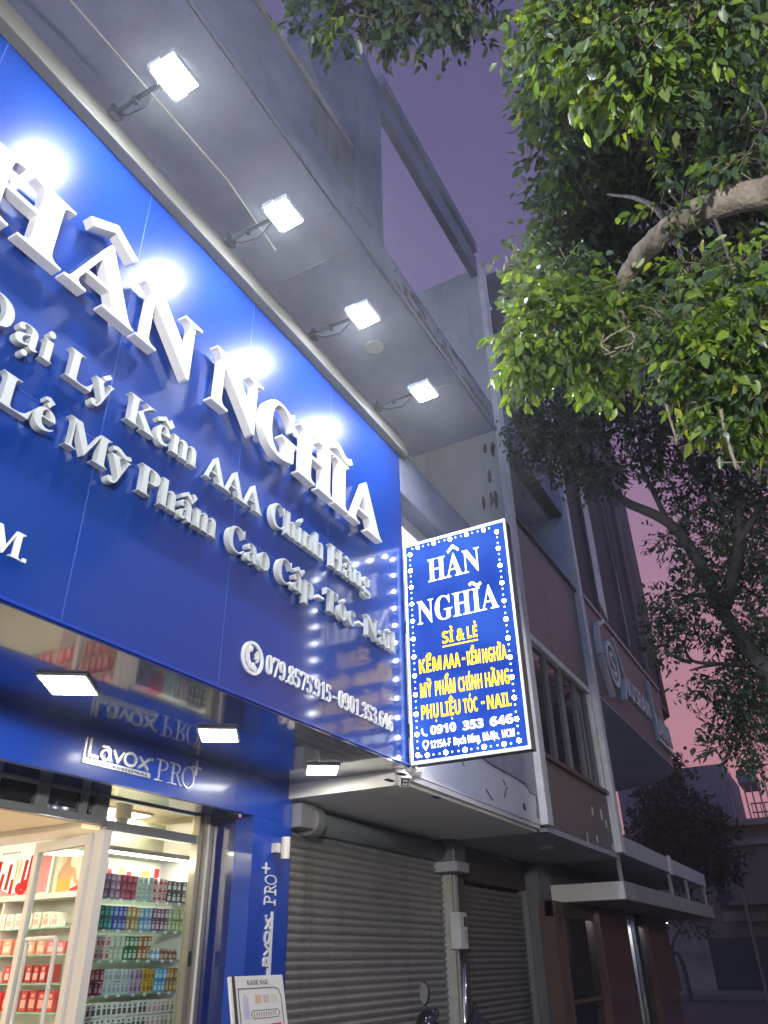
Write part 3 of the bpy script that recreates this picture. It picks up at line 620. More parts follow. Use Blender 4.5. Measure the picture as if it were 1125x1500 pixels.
# header with little clerestory windows, mullion, right display window, door
YD = 1.76
m = MB(); m.box(-1.3, 4.46, YD, YD + .07, 2.50, 2.555); m.box(-1.3, 5.69, YD + .02, YD + .07, 2.70, 2.735)
for a, b in [(3.28, 3.47), (3.80, 3.89), (4.20, 4.25), (4.33, 4.46), (2.3, 2.5)]: m.box(a, b, YD + .002, YD + .068, 2.555, 2.72)
m.box(4.46, 5.50, YD, YD + .07, 2.47, 2.54); m.build('header_frame', GREYAL, SF, bevel=.003)
m = MB(); m.box(2.3, 4.46, YD + .04, YD + .05, 2.555, 2.70); m.build('clerestory_pane', DGLASS, SF)
m = MB(); m.box(2.3, 4.46, YD - .006, YD + .0, 2.497, 2.503); m.build('header_trim', CHROME, SF)
m = MB(); m.box(4.44, 4.52, YD - .012, YD + .09, 0, 2.47); m.build('mullion', WARMAL, SF, bevel=.004)
m = MB(); m.box(5.50, 5.545, YD - .02, YD + .06, 0, 2.70); m.box(5.56, 5.60, YD - .03, YD + .06, 0, 2.715); m.box(5.62, 5.70, YD - .01, YD + .08, 0, 2.715); m.build('window_stile', mat('bronze_channel', (.42, .38, .30), .3, .6), SF, bevel=.003)
m = MB(); m.box(5.60, 5.612, YD - .045, YD - .02, 0, 2.71); m.build('edge_trim', FLATW, SF)
m = MB(); m.box(4.525, 5.50, YD + .03, YD + .036, 0, 2.47); m.box(4.47, 5.50, YD + .03, YD + .036, 2.54, 2.70); m.build('window_pane', CLEAR, SF)
# door leaf swung inwards, hinged on the mullion
dd = Vector((.17, .985, 0)).normalized(); dn = Vector((dd.y, -dd.x, 0)); h0 = Vector((4.44, YD + .10, 0)); W = .80
DL = MB()
def dbox(m, s0, s1, z0, z1, th=.022, off=0): m.obox(h0 + dd * (s0 + s1) / 2 + Z_ * (z0 + z1) / 2 + dn * off, dd * (s1 - s0) / 2, dn * th, Z_ * (z1 - z0) / 2)
dbox(DL, 0, .07, .02, 2.45); dbox(DL, W - .07, W, .02, 2.45); dbox(DL, .07, W - .07, 2.37, 2.45); dbox(DL, .07, W - .07, .02, .16)
DO = DL.build('door', WARMAL, SF, bevel=.003)
m = MB(); dbox(m, .07, W - .07, .16, 2.37, .003); m.build('pane', CLEAR, DO)
m = MB(); hp = [(W - .22, 1.0), (W - .22, 1.72), (W - .20, 1.75), (W - .60, 1.75), (W - .62, 1.72), (W - .62, 1.0)]
m.tube([h0 + dd * a + Z_ * b + dn * -.05 for a, b in hp[:3]] + [h0 + dd * a + Z_ * b + dn * -.05 for a, b in hp[3:]], .016, 8); m.build('handle', WARMAL, DO)
m = MB(); m.box(5.515, 5.535, YD - .035, YD - .02, 1.55, 1.66); m.build('lock', BLACK, SF)

# ------------------------------------------------------------------ shop room
RM = thing('shop_room', 'bright cream shop room seen through the open door', 'room', (3.5, 4.2, 0))
m = MB(); m.box(6.0, 6.12, 1.9, 7.2, 0, 2.9); m.box(-1.3, 6.0, 7.2, 7.35, 0, 2.9); m.box(-1.4, -1.3, 1.9, 7.2, 0, 2.9); m.box(-1.3, 2.3, YD, YD + .1, 0, 2.7); m.build('wall', ROOMW, RM)
m = MB(); m.box(-1.3, 6.0, YD + .08, 7.2, 2.80, 2.9); m.build('ceiling', ROOMC, RM)
m = MB(); m.box(-1.3, 6.0, YD, 7.2, -.05, 0.004); m.build('floor', ROOMF, RM)
m = MB(); m.box(5.55, 6.0, 3.3, 7.0, 2.74, 2.80); m.build('cornice', WARMAL, RM)
def room_light(x, y, lab):
    t = thing('room_light', lab, 'ceiling light', (x, y, 2.80), 'lights inside the shop')
    m = MB(); m.box(x - .32, x + .32, y - .32, y + .32, 2.775, 2.80); m.build('frame', WARMAL, t)
    m = MB(); m.box(x - .30, x + .30, y - .30, y + .30, 2.772, 2.7745); m.build('diffuser', ROOML, t)
room_light(4.6, 4.3, 'square warm light on the shop ceiling behind the open door'); room_light(2.9, 3.4, 'square warm light on the shop ceiling nearest the left edge'); room_light(5.3, 2.75, 'square warm light inside above the display cabinet')
room_light(3.2, 5.8, 'square warm light at the back of the shop ceiling')
t = thing('dome_camera', 'white dome camera on the shop ceiling behind the transom glass', 'security camera', (5.12, 2.3, 2.70))
m = MB(); m.tube([(5.12, 2.3, 2.80), (5.12, 2.3, 2.68)], .075, 16); m.build('base', WARMAL, t, smooth=False)
m = MB(); m.ball((5.12, 2.3, 2.675), .055, 14, 9); m.build('dome', mat('smoked_dome', (.35, .35, .34), .1), t, smooth=True)

# display cabinet facing the street
CB = thing('display_cabinet', 'tall white cabinet with glass shelves behind the display window', 'cabinet', (5.4, 2.4, 0))
m = MB(); m.box(5.26, 5.98, 2.56, 2.60, 0, 2.74); m.build('back_panel', BACKW, CB)
m = MB(); m.box(5.94, 5.98, 2.18, 2.56, 0, 2.74); m.build('side_panel', WARMAL, CB)
m = MB(); m.box(4.93, 5.94, 2.2, 2.56, 2.40, 2.44); m.build('top_panel', WARMAL, CB)
m = MB(); m.box(4.96, 5.92, 2.2, 2.23, 2.385, 2.398); m.build('added_light_strip', glow('strip_glow', (1, .94, .76), 75.0), CB)  # glowing strip added to brighten the cabinet shelves
SZ = [2.045, 1.82, 1.605, 1.37, 1.12]
for z in SZ:
    m = MB(); m.box(4.93, 5.935, 2.19, 2.555, z - .008, z); s_ = m.build('shelf', CLEAR, CB)
    m = MB(); m.box(4.93, 5.935, 2.184, 2.19, z - .008, z); m.build('shelf_edge', GREENG, s_)
    for k in range(7):
        xx = 4.96 + .14 * k + rnd.uniform(-.02, .02); m = MB(); m.box(xx, xx + .035, 2.181, 2.1835, z - .020, z + .002); m.build('price_tag', FLATW, s_)
# wall shelving on the right wall, deeper in
WS = thing('wall_shelving', 'glass wall shelves of pink and red products seen through the door', 'shelving', (5.85, 4.6, 0))
WZ = [1.90, 1.675, 1.443, 1.216]
m = MB(); m.box(5.96, 5.99, 2.7, 6.8, .2, 2.18); m.build('back_panel', mat('pale_back', (.74, .76, .68), .5), WS)
m = MB()
for y in (2.72, 4.42, 6.6): m = MB(); m.box(5.72, 5.96, y, y + .02, .2, 2.2); m.build('upright', WARMAL, WS)
m = MB(); m.box(5.70, 5.99, 2.7, 6.8, 2.15, 2.20); m.build('top_board', WARMAL, WS)
for z in WZ:
    m = MB(); m.box(5.70, 5.95, 2.75, 6.7, z - .010, z); s_ = m.build('shelf', CLEAR, WS)
    m = MB(); m.box(5.692, 5.70, 2.75, 6.7, z - .012, z + .001); m.build('shelf_edge', GREENG, s_)

# posters (flat prints)
def poster(name, lab, origin, r, u, n, w, h, shapes, bgm, cat='poster'):
    t = thing(name, lab, cat, origin); o = Vector(origin); r = Vector(r); u = Vector(u); n = Vector(n)
    m = MB(); solid(m, [(0, 0), (w, 0), (w, h), (0, h)], [(0, 1, 2, 3)], o, r, u, n, .012); m.build('sheet', bgm, t)
    for i, (nm, mt, polys) in enumerate(shapes):
        m = MB()
        for k, P in enumerate(polys): solid(m, P, [tuple(range(len(P)))], o + n * .0125, r, u, n, .0006 + .0003 * i + .00002 * k)
        m.build(nm, mt, t)
    return t
def ell(cx, cy, a, b, n=14, t0=0, t1=2 * math.pi): return [(cx + a * math.cos(t), cy + b * math.sin(t)) for t in np.linspace(t0, t1, n + 1)[:-1]]
PW = mat('poster_paper', (.80, .78, .70), .4); RED = mat('lipstick_red', (.55, .012, .025), .35); PINK = mat('print_pink', (.80, .33, .38), .5); SKIN = mat('print_skin', (.62, .36, .24), .5); GOLD = mat('print_gold', (.72, .42, .10), .5); HAIR = mat('print_blonde', (.75, .66, .48), .5); INK = mat('print_grey', (.40, .30, .28), .5); PALE = mat('print_cream', (.80, .70, .40), .5)
def tub(cx, y, w, h, tilt): return [(cx - w / 2, y), (cx + w / 2, y), (cx + w / 2 + tilt, y + h), (cx - w / 2 + tilt, y + h)]
LP = mat('glowing_poster_paper', (.82, .81, .74), .4, emit=(1, .95, .78), es=.55)  # paper given an even glow of its own
poster('wall_poster', 'long white glowing poster of red lipsticks above the wall shelves', (5.945, 6.2, 2.215), (0, -1, 0), (0, 0, 1), (-1, 0, 0), 2.12, .52,
       [('tint', PINK, [[(0, 0), (2.0, 0), (1.9, .07), (1.55, .03), (1.35, .09), (1.15, .03), (.9, .08), (.6, .02), (.3, .1), (0, .05)], [(1.82, .02), (2.1, .02), (2.1, .40), (1.82, .38)]]),
        ('lipstick', RED, [tub(1.28, .08, .06, .28, .02), tub(1.36, .05, .05, .18, .02), tub(1.46, .07, .05, .25, .02), tub(1.54, .03, .05, .14, .01), tub(1.70, .09, .05, .26, .02), tub(1.78, .10, .05, .29, .02), tub(1.12, .08, .05, .2, .01), tub(.95, .1, .06, .3, .02), ell(1.66, .08, .05, .05), ell(1.76, .10, .055, .06), ell(1.72, .03, .05, .03)]),
        ('cream_tube', PALE, [tub(1.58, .10, .035, .26, .0), tub(1.63, .16, .035, .2, .0)]), ('print_text', INK, [[(1.30 + .05 * i, .425), (1.335 + .05 * i, .425), (1.335 + .05 * i, .442), (1.30 + .05 * i, .442)] for i in range(6)])], LP)
poster('woman_poster', 'poster of a woman in a gold top seen through the door glass', (5.945, 4.02, 2.215), (0, -1, 0), (0, 0, 1), (-1, 0, 0), .56, .46,
       [('print_hair', HAIR, [ell(.16, .38, .075, .075), ell(.12, .35, .04, .09)]),
        ('print_skin', SKIN, [ell(.185, .345, .045, .06), [(.15, .30), (.21, .30), (.23, .24), (.30, .22), (.34, .12), (.42, .07), (.44, .05), (.38, .04), (.30, .10), (.27, .16), (.25, .06), (.08, .06), (.05, .16), (.09, .24)]]),
        ('print_top', GOLD, [[(.06, .09), (.09, .15), (.17, .13), (.25, .15), (.26, .05), (.24, .0), (.06, .0)]]), ('print_skirt', RED, [[(.24, .0), (.54, .0), (.52, .05), (.44, .085), (.36, .06), (.27, .035)]]),
        ('print_text', INK, [[(.36 + .025 * i, .40 + .006 * (i % 2)), (.378 + .025 * i, .40 + .006 * (i % 2)), (.38 + .025 * i, .42), (.362 + .025 * i, .42)] for i in range(7)])], PW)
poster('small_poster', 'row of small product pictures on the cabinet above the purple boxes', (5.27, 2.555, 2.17), (1, 0, 0), (0, 0, 1), (0, -1, 0), .64, .2,
       [('print_pot', GOLD, [tub(.16, .03, .05, .13, 0), tub(.46, .03, .10, .12, 0)]), ('print_red', RED, [tub(.25, .03, .06, .1, 0), tub(.60, .03, .06, .15, 0), ell(.02, .1, .03, .04)])], PW)

# product boxes
def prod(name, col, col2, w, h, d, kind):
    t = thing(name, '', name.replace('_', ' ').replace('product ', ''), (0, 0, 0))
    a = mat('pack_' + name, col, .35); b = mat('pack_label', col2, .35)
    m = MB()
    if kind == 'box': m.box(-w / 2, w / 2, -d / 2, d / 2, 0, h); m.build('carton', a, t, bevel=.002)
    else:
        m.tube([(0, 0, 0), (0, 0, h * .68), (0, 0, h * .78), (0, 0, h * .8)], [w * .46, w * .46, w * .3, w * .2], 12); m.build('bottle', a, t)
        m = MB(); m.tube([(0, 0, h * .8), (0, 0, h)], w * .24, 10); m.build('cap', b, t)
    m = MB()
    if kind == 'box':
        m.box(-w * .36, w * .36, -d / 2 - .0012, -d / 2 - .0002, h * .18, h * .58); m.box(-w * .2, w * .2, -d / 2 - .0012, -d / 2 - .0002, h * .68, h * .84)
    else: m.tube([(0, 0, h * .15), (0, 0, h * .5)], w * .475, 12, caps=False)
    m.build('label', b, t); return t
def lay(proto, used, loc, rot=0.0, label=None, group=None):
    o = proto if not used else copy_tree(proto); o.location = loc; o.scale = (rnd.uniform(.86, 1.06), 1, rnd.uniform(.90, 1.0)); o.rotation_euler = (0, 0, rot)
    if label: o['label'] = label
    if group: o['group'] = group
names = ['topmost', 'second', 'third', 'fourth', 'lowest']
rows = [
 (0, 3, [('purple', (.25, .14, .24), (.55, .42, .55), 2), ('maroon', (.26, .02, .06), (.50, .12, .20), 2), ('white and teal', (.62, .66, .64), (.25, .50, .48), 2), ('white and red', (.66, .62, .60), (.52, .02, .06), 2), ('black and white', (.03, .03, .03), (.72, .72, .72), 3)]),
 (1, 2, [('dark green', (.02, .13, .14), (.10, .45, .40), 2), ('cobalt blue', (.03, .06, .35), (.35, .42, .75), 2), ('gold', (.42, .27, .07), (.70, .62, .42), 2), ('light blue', (.16, .38, .68), (.62, .74, .82), 2), ('mauve', (.18, .07, .15), (.72, .66, .72), 3), ('lime green', (.28, .40, .14), (.64, .66, .50), 3)]),
 (2, 2, [('pale pink', (.64, .58, .52), (.50, .10, .20), 2), ('pale green', (.46, .54, .42), (.66, .66, .56), 2), ('bottle green', (.03, .18, .08), (.62, .64, .55), 2), ('tan', (.36, .17, .06), (.74, .68, .58), 2), ('sky blue', (.18, .42, .70), (.70, .78, .84), 2), ('brown', (.14, .05, .025), (.46, .28, .16), 3)]),
 (3, 2, [('wine red', (.16, .006, .025), (.55, .30, .34), 2), ('grey blue', (.52, .56, .58), (.28, .34, .40), 4), ('lilac', (.48, .40, .52), (.25, .10, .25), 2), ('yellow', (.62, .40, .03), (.28, .14, .05), 2), ('bright blue', (.06, .38, .70), (.62, .80, .90), 2), ('bronze', (.32, .16, .03), (.66, .50, .28), 2)]),
 (4, 2, [('white', (.74, .73, .70), (.10, .09, .08), 8), ('white and pink', (.74, .72, .68), (.62, .34, .34), 2), ('ivory', (.70, .68, .58), (.32, .26, .18), 2)]),
]
rows = [(a, b, [(n_, c1_, c2_, int(round(k_ * 1.5))) for n_, c1_, c2_, k_ in kk]) for a, b, kk in rows]
for si, tiers, kinds in rows:
    ntot = sum(k[3] for k in kinds); pw = .985 / ntot; x = 4.94; hh = (.062 if tiers == 3 else (.088 if si < 4 else .10))
    for cname, c1, c2, n in kinds:
        bottle = (si == 2 and cname in ('sky blue', 'brown'))
        hgt = hh if cname != 'black and white' else .088
        tr = tiers if cname != 'black and white' else 2
        p0 = prod('product_bottle' if bottle else 'product_box', c1, c2, pw * .90, hgt, .085, 'bottle' if bottle else 'box'); used = False
        lab = f"{cname} {'bottle' if bottle else 'box'} on the {names[si]} glass shelf of the window cabinet"; grp = f"{cname} {'bottles' if bottle else 'boxes'} on the {names[si]} cabinet shelf"
        for i in range(n):
            for dep in (0,):
                for tier in range(tr):
                    if bottle and tier: continue
                    lay(p0, used, (x + pw * (i + .5) + rnd.uniform(-.002, .002), 2.245 + rnd.uniform(-.004, .006), SZ[si] + tier * (hgt + .0005) + .0005), rnd.uniform(-.03, .03), lab, grp); used = True
                    if bottle: break
        if bottle:      # bottles stand on a riser row behind the first
            for i in range(n): lay(p0, True, (x + pw * (i + .5), 2.36, SZ[si] + .0005), 0, lab, grp)
        x += pw * n
wallkinds = [
 (0, [('white card', (.74, .70, .66), (.66, .34, .32), .14, 12, .13)]),
 (1, [('coral pink', (.72, .26, .18), (.80, .55, .48), .14, 9, .16), ('rose', (.55, .10, .16), (.72, .45, .48), .11, 5, .13)]),
 (2, [('salmon', (.72, .30, .22), (.78, .52, .44), .10, 7, .13), ('crimson', (.40, .01, .03), (.72, .40, .40), .15, 7, .10)]),
 (3, [('scarlet', (.62, .03, .03), (.78, .48, .44), .16, 8, .12), ('dark red', (.45, .02, .03), (.70, .35, .32), .17, 6, .12)]),
]
wn = ['topmost', 'second', 'third', 'lowest']
for si, kinds in wallkinds:
    y = 5.15
    for cname, c1, c2, h, n, step in kinds:
        p0 = prod('product_box', c1, c2, step * .78, h, .09, 'box'); used = False
        for i in range(n):
            if y - step < 2.85: break
            lay(p0, used, (5.78, y - step / 2, WZ[si] + .002), -math.pi / 2 + rnd.uniform(-.05, .05), f"{cname} box on the {wn[si]} shelf along the shop wall", f"{cname} boxes on the {wn[si]} wall shelf"); used = True; y -= step

# ------------------------------------------------------------------ small things on the shop front
t = thing('wall_lamp', 'white cylinder wall lamp on the blue pillar above the vertical logo', 'wall lamp', (6.04, 1.30, 2.45))
m = MB(); m.tube([(6.05, 1.20, 2.36), (6.05, 1.20, 2.54)], .040, 18); m.build('shade', WARMAL, t, smooth=False)
m = MB(); m.box(5.97, 6.05, 1.24, 1.30, 2.41, 2.49); m.build('mount', WARMAL, t, bevel=.004)

t = thing('security_camera', 'white bullet security camera under the corner of the blue soffit', 'security camera', (6.05, .02, 3.03))
cb = at(583, 1139, 7.05); m = MB(); d = Vector((-.62, -.62, -.48)).normalized(); sx_ = d.cross(Z_).normalized(); up_ = sx_.cross(d)
cc = Vector((6.02, -.02, 2.90))
m.obox(cc - d * .02, d * .085, sx_ * .042, up_ * .045); m.obox(cc + up_ * .048, d * .115, sx_ * .046, up_ * .004); m.build('body', WARMAL, t, bevel=.014)
m = MB(); m.obox(cc + d * .066, d * .002, sx_ * .034, up_ * .037); m.build('face_plate', BLACK, t)
m = MB(); m.obox(cc + d * .0685 + up_ * .014, d * .001, sx_ * .022, up_ * .014); m.obox(cc + d * .0685 - up_ * .02, d * .001, sx_ * .024, up_ * .008); m.build('lens', mat('lens_grey', (.5, .5, .52), .15), t)
m = MB(); m.tube([cc - d * .06 + up_ * .04, Vector((6.09, .06, 3.0)), Vector((6.09, .06, 3.03))], .016, 8); m.tube([(6.09, .06, 3.012), (6.09, .06, 3.030)], .05, 14); m.build('mount', WARMAL, t)
t = MB(); t.tube([(6.12, .05, 3.0), (6.2, -.02, 2.96), (6.32, -.04, 2.98), (6.42, -.03, 3.07)], .007, 6); t.tube([(6.12, .05, 3.02), (6.22, -.03, 2.98), (6.35, -.05, 3.02)], .006, 6)
tag(t.build('camera_cable', POSTW), 'loose pale cable looping between the bullet camera and the light box', 'cable')

t = thing('display_stand', 'white display board of nail colour swatches standing by the blue pillar', 'display stand', (5.05, .62, 0))
bl = on(342, 1500, 1, .62); a0 = Vector((4.645, .62, 1.485)); a1 = Vector((5.215, .60, 1.485)); bd = Vector((0.0, -.075, -.33)).normalized()
rx = (a1 - a0).normalized(); wB = (a1 - a0).length; dnn = bd.cross(rx) * -1
if dnn.y > 0: dnn = -dnn
H_ = 1.25
m = MB(); solid(m, [(0, 0), (wB, 0), (wB, -H_), (0, -H_)], [(0, 3, 2, 1)], a0, rx, -bd, dnn, .02); m.build('board', mat('white_acrylic', (.72, .72, .70), .35), t, bevel=.003)
def sw(x0, x1, z0, z1, mt, nm, lift=.0215): m = MB(); solid(m, [(x0, -z1), (x1, -z1), (x1, -z0), (x0, -z0)], [(0, 1, 2, 3)], a0, rx, -bd, dnn, lift); m.build(nm, mt, t)
sw(.02, .05, .0, H_, BLACK, 'side_strip', .021)
write('KAISE NAIL', 'serif', t, mat('print_dark', (.12, .11, .12), .5), a0 + rx * .17 - bd * -.055 + dnn * .0205, rx, -bd, dnn, .23, .028, .0015)
m = MB(); V, Fc = ribbon2([(.075, -H_ + .1), (.075, -.075), (.46, -.075), (.505, -.09), (.525, -.13), (.525, -H_ + .1)], .006); solid(m, V, Fc, a0, rx, -bd, dnn, .0215); m.build('printed_border', BLACK, t)
m = MB(); V, Fc = ribbon2([(.21, -.205), (.47, -.205), (.495, -.225), (.47, -.25), (.21, -.25), (.185, -.225)], .004, True); solid(m, V, Fc, a0, rx, -bd, dnn, .0215); m.build('printed_pill', BLACK, t)
m = MB()
for i in range(10): solid(m, [(.215 + i * .025, -.24), (.225 + i * .025, -.24), (.225 + i * .025, -.215), (.215 + i * .025, -.215)], [(0, 1, 2, 3)], a0, rx, -bd, dnn, .0214)
m.build('printed_dots', INK, t)
lil = mat('print_lilac', (.52, .48, .68), .5)
m = MB()
for P in ([(.115, -.25), (.165, -.25), (.17, -.16), (.115, -.16)], [(.115, -.16), (.122, -.16), (.122, -.12), (.115, -.125)], [(.127, -.16), (.137, -.16), (.137, -.105), (.127, -.105)], [(.142, -.16), (.152, -.16), (.15, -.112), (.142, -.112)], [(.157, -.16), (.17, -.16), (.168, -.13), (.157, -.125)]): solid(m, P, [(0, 1, 2, 3)], a0, rx, -bd, dnn, .0213)
m.build('printed_hand', lil, t)
for i, c in enumerate([(.72, .45, .30), (.60, .52, .50), (.62, .66, .50)]): sw(.24 + i * .085, .305 + i * .085, .115, .165, mat('print_swatch', c, .5), 'swatch')
cols = [[(.72, .60, .34), (.15, .45, .42), (.60, .03, .12)], [(.55, .22, .08), (.60, .57, .50), (.66, .10, .14)], [(.7, .4, .2), (.3, .4, .5), (.5, .1, .3)], [(.4, .3, .5), (.7, .6, .5), (.3, .5, .3)]]
for j in range(4):
    for i in range(3):
        for k in range(2):
            c = cols[j][i]; f = (1.0, .75)[k]; sw(.115 + i * .135, .225 + i * .135, .285 + j * .075 + k * .028, .308 + j * .075 + k * .028, mat('print_swatch', (c[0] * f, c[1] * f, c[2] * f), .3), 'swatch')
m = MB(); pf = a0 + bd * 1.15
for s in (.08, wB - .08): m.tube([a0 + rx * s + bd * .2 - dnn * .005, Vector(((a0 + rx * s).x, .95, .01))], .014, 8)
m.build('prop_leg', GREYAL, t)
m = MB(); pz = a0 + bd * H_
for s in (.08, wB - .08): m.tube([a0 + rx * s + bd * (H_ - .05), Vector(((a0 + rx * s).x, (a0 + bd * (H_ + .25)).y, .005))], .018, 8)
m.build('foot', GREYAL, t)

SL = thing('added_lamp', 'added kerbside lamp with a round warm white globe, out of view', 'added lamp', (-2.2, -4.3, 0))  # lamp added out of view to brighten leaves, limb and white wall
m = MB(); m.tube([(-2.2, -4.3, 0), (-2.2, -4.3, .3), (-2.2, -4.3, .35), (-2.2, -4.3, 3.2)], [.10, .09, .05, .04], 12); m.build('post', DARKM, SL)
m = MB(); m.tube([(-2.2, -4.3, 3.2), (-2.2, -4.3, 3.26)], [.05, .12], 14); m.build('collar', DARKM, SL)
m = MB(); m.ball((-2.2, -4.3, 3.42), .17, 18, 12); m.build('globe', glow('globe_glow', (1.0, .96, .88), LAMP_W), SL, smooth=True)

# ------------------------------------------------------------------ meter, conduit
t = thing('electricity_meter', 'white electricity meter box on the post between the two shutters', 'meter box', (10.03, 1.25, 1.62))
c0 = on(681, 1363, 1, 1.16)
m = MB(); m.box(c0.x - .13, c0.x + .09, 1.16, 1.30, c0.z - .20, c0.z + .20); m.build('housing', WTRIM, t, bevel=.01)
m = MB(); m.box(c0.x - .02, c0.x + .06, 1.156, 1.162, c0.z + .04, c0.z + .15); m.build('window', BLACK, t)
m = MB(); m.box(c0.x - .02, c0.x + .06, 1.155, 1.162, c0.z - .14, c0.z + .0); m.build('seal_cover', POSTW, t)
m = MB(); m.tube([(c0.x - .03, 1.22, c0.z - .2), (c0.x - .03, 1.22, .0)], .02, 8); m.tube([(c0.x + .04, 1.22, c0.z - .2), (c0.x + .04, 1.22, .55)], .018, 8)
m.build('conduit', CHROME, t, smooth=True)

# ------------------------------------------------------------------ second bay (window bay)
S2 = thing('window_bay_house', 'narrow brown panelled shophouse with white framed window above the canopy', 'building', (11.7, 0, 0))
m = MB(); m.box(9.965, 13.40, .0, .2, 3.0, 3.92); m.build('lower_panel', BROWN, S2)
m = MB(); m.box(9.965, 13.40, .0, .2, 5.66, 7.55)
m.build('upper_panel', BROWN2, S2)
m = MB()
for x in (11.35,): m.box(x - .012, x + .012, -.002, .01, 5.66, 7.5)
m.build('panel_joint', BLACK, S2)
m = MB(); m.tube([(9.96, -.03, 7.60), (13.42, -.03, 7.60)], .035, 8); m.box(9.965, 13.4, .02, .18, 7.55, 7.575); m.build('rail', BLACK, S2)
m = MB()
m.box(9.965, 13.40, -.03, .1, 5.56, 5.66); m.box(13.28, 13.40, -.03, .1, 3.92, 5.56); m.box(9.965, 10.06, -.03, .1, 3.92, 5.56)
WF = m.build('window_frame', WTRIM, S2, bevel=.006)
m = MB(); m.box(9.965, 13.40, -.06, .1, 3.87, 3.93); m.build('window_sill', BLACK, S2)
m = MB()
for x, w in ((10.9, .010), (11.65, .010), (12.45, .014), (13.05, .010)): m.box(x - w, x + w, .0, .06, 3.93, 5.56)
m.build('mullion', mat('dark_mullion', (.09, .095, .105), .4, .3), WF)
m = MB(); m.box(10.06, 13.28, .05, .06, 3.93, 5.56); m.build('pane', DGLASS, WF)
m = MB(); m.box(9.965, 13.6, .3, .32, 3.5, 5.66); m.build('inner_wall', DARK, S2)
m = MB(); m.box(13.40, 13.62, -.12, .02, 3.0, 12.5); m.build('pilaster', WTRIM, S2, bevel=.008)
m = MB(); m.box(13.40, 13.62, .02, 1.6, 7.5, 9.25); m.box(9.955, 13.62, 1.6, 1.75, 7.4, 9.3); m.build('balcony_wall', BAL, S2)
m = MB(); m.box(9.955, 13.40, .0, 1.6, 9.25, 9.35); m.build('ceiling', BAL, S2)
m = MB(); m.box(9.955, 13.40, -.03, .25, 9.25, 9.85); m.build('slab_edge', CONC, S2)
m = MB(); m.box(9.975, 13.40, .25, .45, 9.85, 11.8); m.build('upper_wall', BROWN3, S2)
m = MB(); m.box(10.4, 13.0, .24, .26, 10.5, 11.5); m.build('upper_window', DARK, S2)
m = MB(); m.box(9.975, 13.62, .0, 1.5, 2.93, 2.998); m.build('soffit', GREYW, S2)
p = on(800, 1240, 2, 2.93); m = MB(); m.tube([(p.x, p.y, 2.93), (p.x, p.y, 2.905)], .11, 20); m.build('ceiling_lamp', FLATW, S2)
m = MB(); m.box(10.0, 13.6, 1.66, 1.8, 0, 2.93); m.build('inner_wall', CONCD, S2)
m = MB(); m.box(9.99, 10.24, 1.3, 1.66, 0, 2.5); m.box(9.99, 13.6, 1.42, 1.66, 2.5, 2.93); m.build('shop_surround', mat('brown_paint', (.085, .06, .06), .7, noise=(2, (.06, .045, .045))), S2)
shutter(10.25, 12.95, 1.50, 0, 2.50, .072, SHUT2, S2)
m = MB(); m.box(12.96, 13.02, 1.40, 1.55, 0, 2.5); m.build('guide_rail', GREYAL, S2)
s3 = shutter(13.03, 13.62, 1.52, 0, 2.50, .072, SHUT2, S2)
p = on(737, 1252, 1, 1.41); m = MB(); m.box(p.x - .17, p.x + .17, 1.412, 1.418, p.z - .08, p.z + .08); NP = m.build('number_plate', mat('plate_grey', (.22, .22, .24), .6), S2)
write('TS', 'sans', NP, mat('plate_dark', (.07, .07, .08), .6), (p.x - .13, 1.412, p.z - .055), X_, Z_, -Y_, .26, .11, .002, name='plate_letter')

# chips in the brown cladding
m = MB()
for q in [(868, 1188), (881, 1193), (888, 1207), (861, 1228), (875, 1229), (898, 1241)]:
    p = on(*q, 1, -.002); w = rnd.uniform(.02, .05); h = rnd.uniform(.03, .08); m = MB(); m.box(p.x - w, p.x + w, -.003, .001, p.z - h, p.z + h); m.build('chipped_patch', WTRIM, S2)

# ------------------------------------------------------------------ corner building
CB2 = thing('corner_building', 'dark brown corner building with raised sign letters and weathered facade', 'building', (18, 0, 0))
foot = [(13.63, -.10), (20.4, -.10)] + [(20.4 + 2.6 * math.sin(t), 2.5 - 2.6 * math.cos(t)) for t in np.linspace(.08, 1.5, 16)] + [(23.0, 4.6), (13.63, 4.6)]
m = MB(); m.prism([(x, y, 5.62) for x, y in foot], (0, 0, 1.9)); m.build('sign_band', BROWN2, CB2)
m = MB(); m.prism([(x, y, 5.60) for x, y in foot], (0, 0, .018)); m.build('band_underside', BAL, CB2)  # paler plate: light on the underside is put into its colour
m = MB(); m.box(13.63, 20.6, -.14, -.10, 7.52, 7.60); m.build('band_rail', GREYAL, CB2)
m = MB(); m.prism([(13.63, .1, 7.52), (23.2, .1, 7.52), (23.7, .4, 7.52), (25, 2, 7.52), (25, 3, 7.52), (13.63, 3, 7.52)], (0, 0, 9.5)); m.build('upper_wall', BROWN3, CB2)
m = MB()
for a, b, z0, z1 in [(13.9, 15.4, 7.62, 12.8), (16.5, 18.0, 7.62, 13.5), (19.0, 19.7, 8.0, 13.0), (20.8, 22.0, 7.9, 12.0), (22.3, 22.9, 7.7, 9.2)]: m.box(a, b, .06, .0998, z0, z1)
m.build('dark_opening', DARK, CB2)
m = MB()
for a, b, z0, z1 in [(15.42, 16.2, 7.62, 13.4), (18.1, 18.4, 7.62, 14), (20.0, 20.4, 7.62, 14)]: m.box(a, b, -.02, .099, z0, z1)
m.build('facade_pier', BROWN3, CB2)
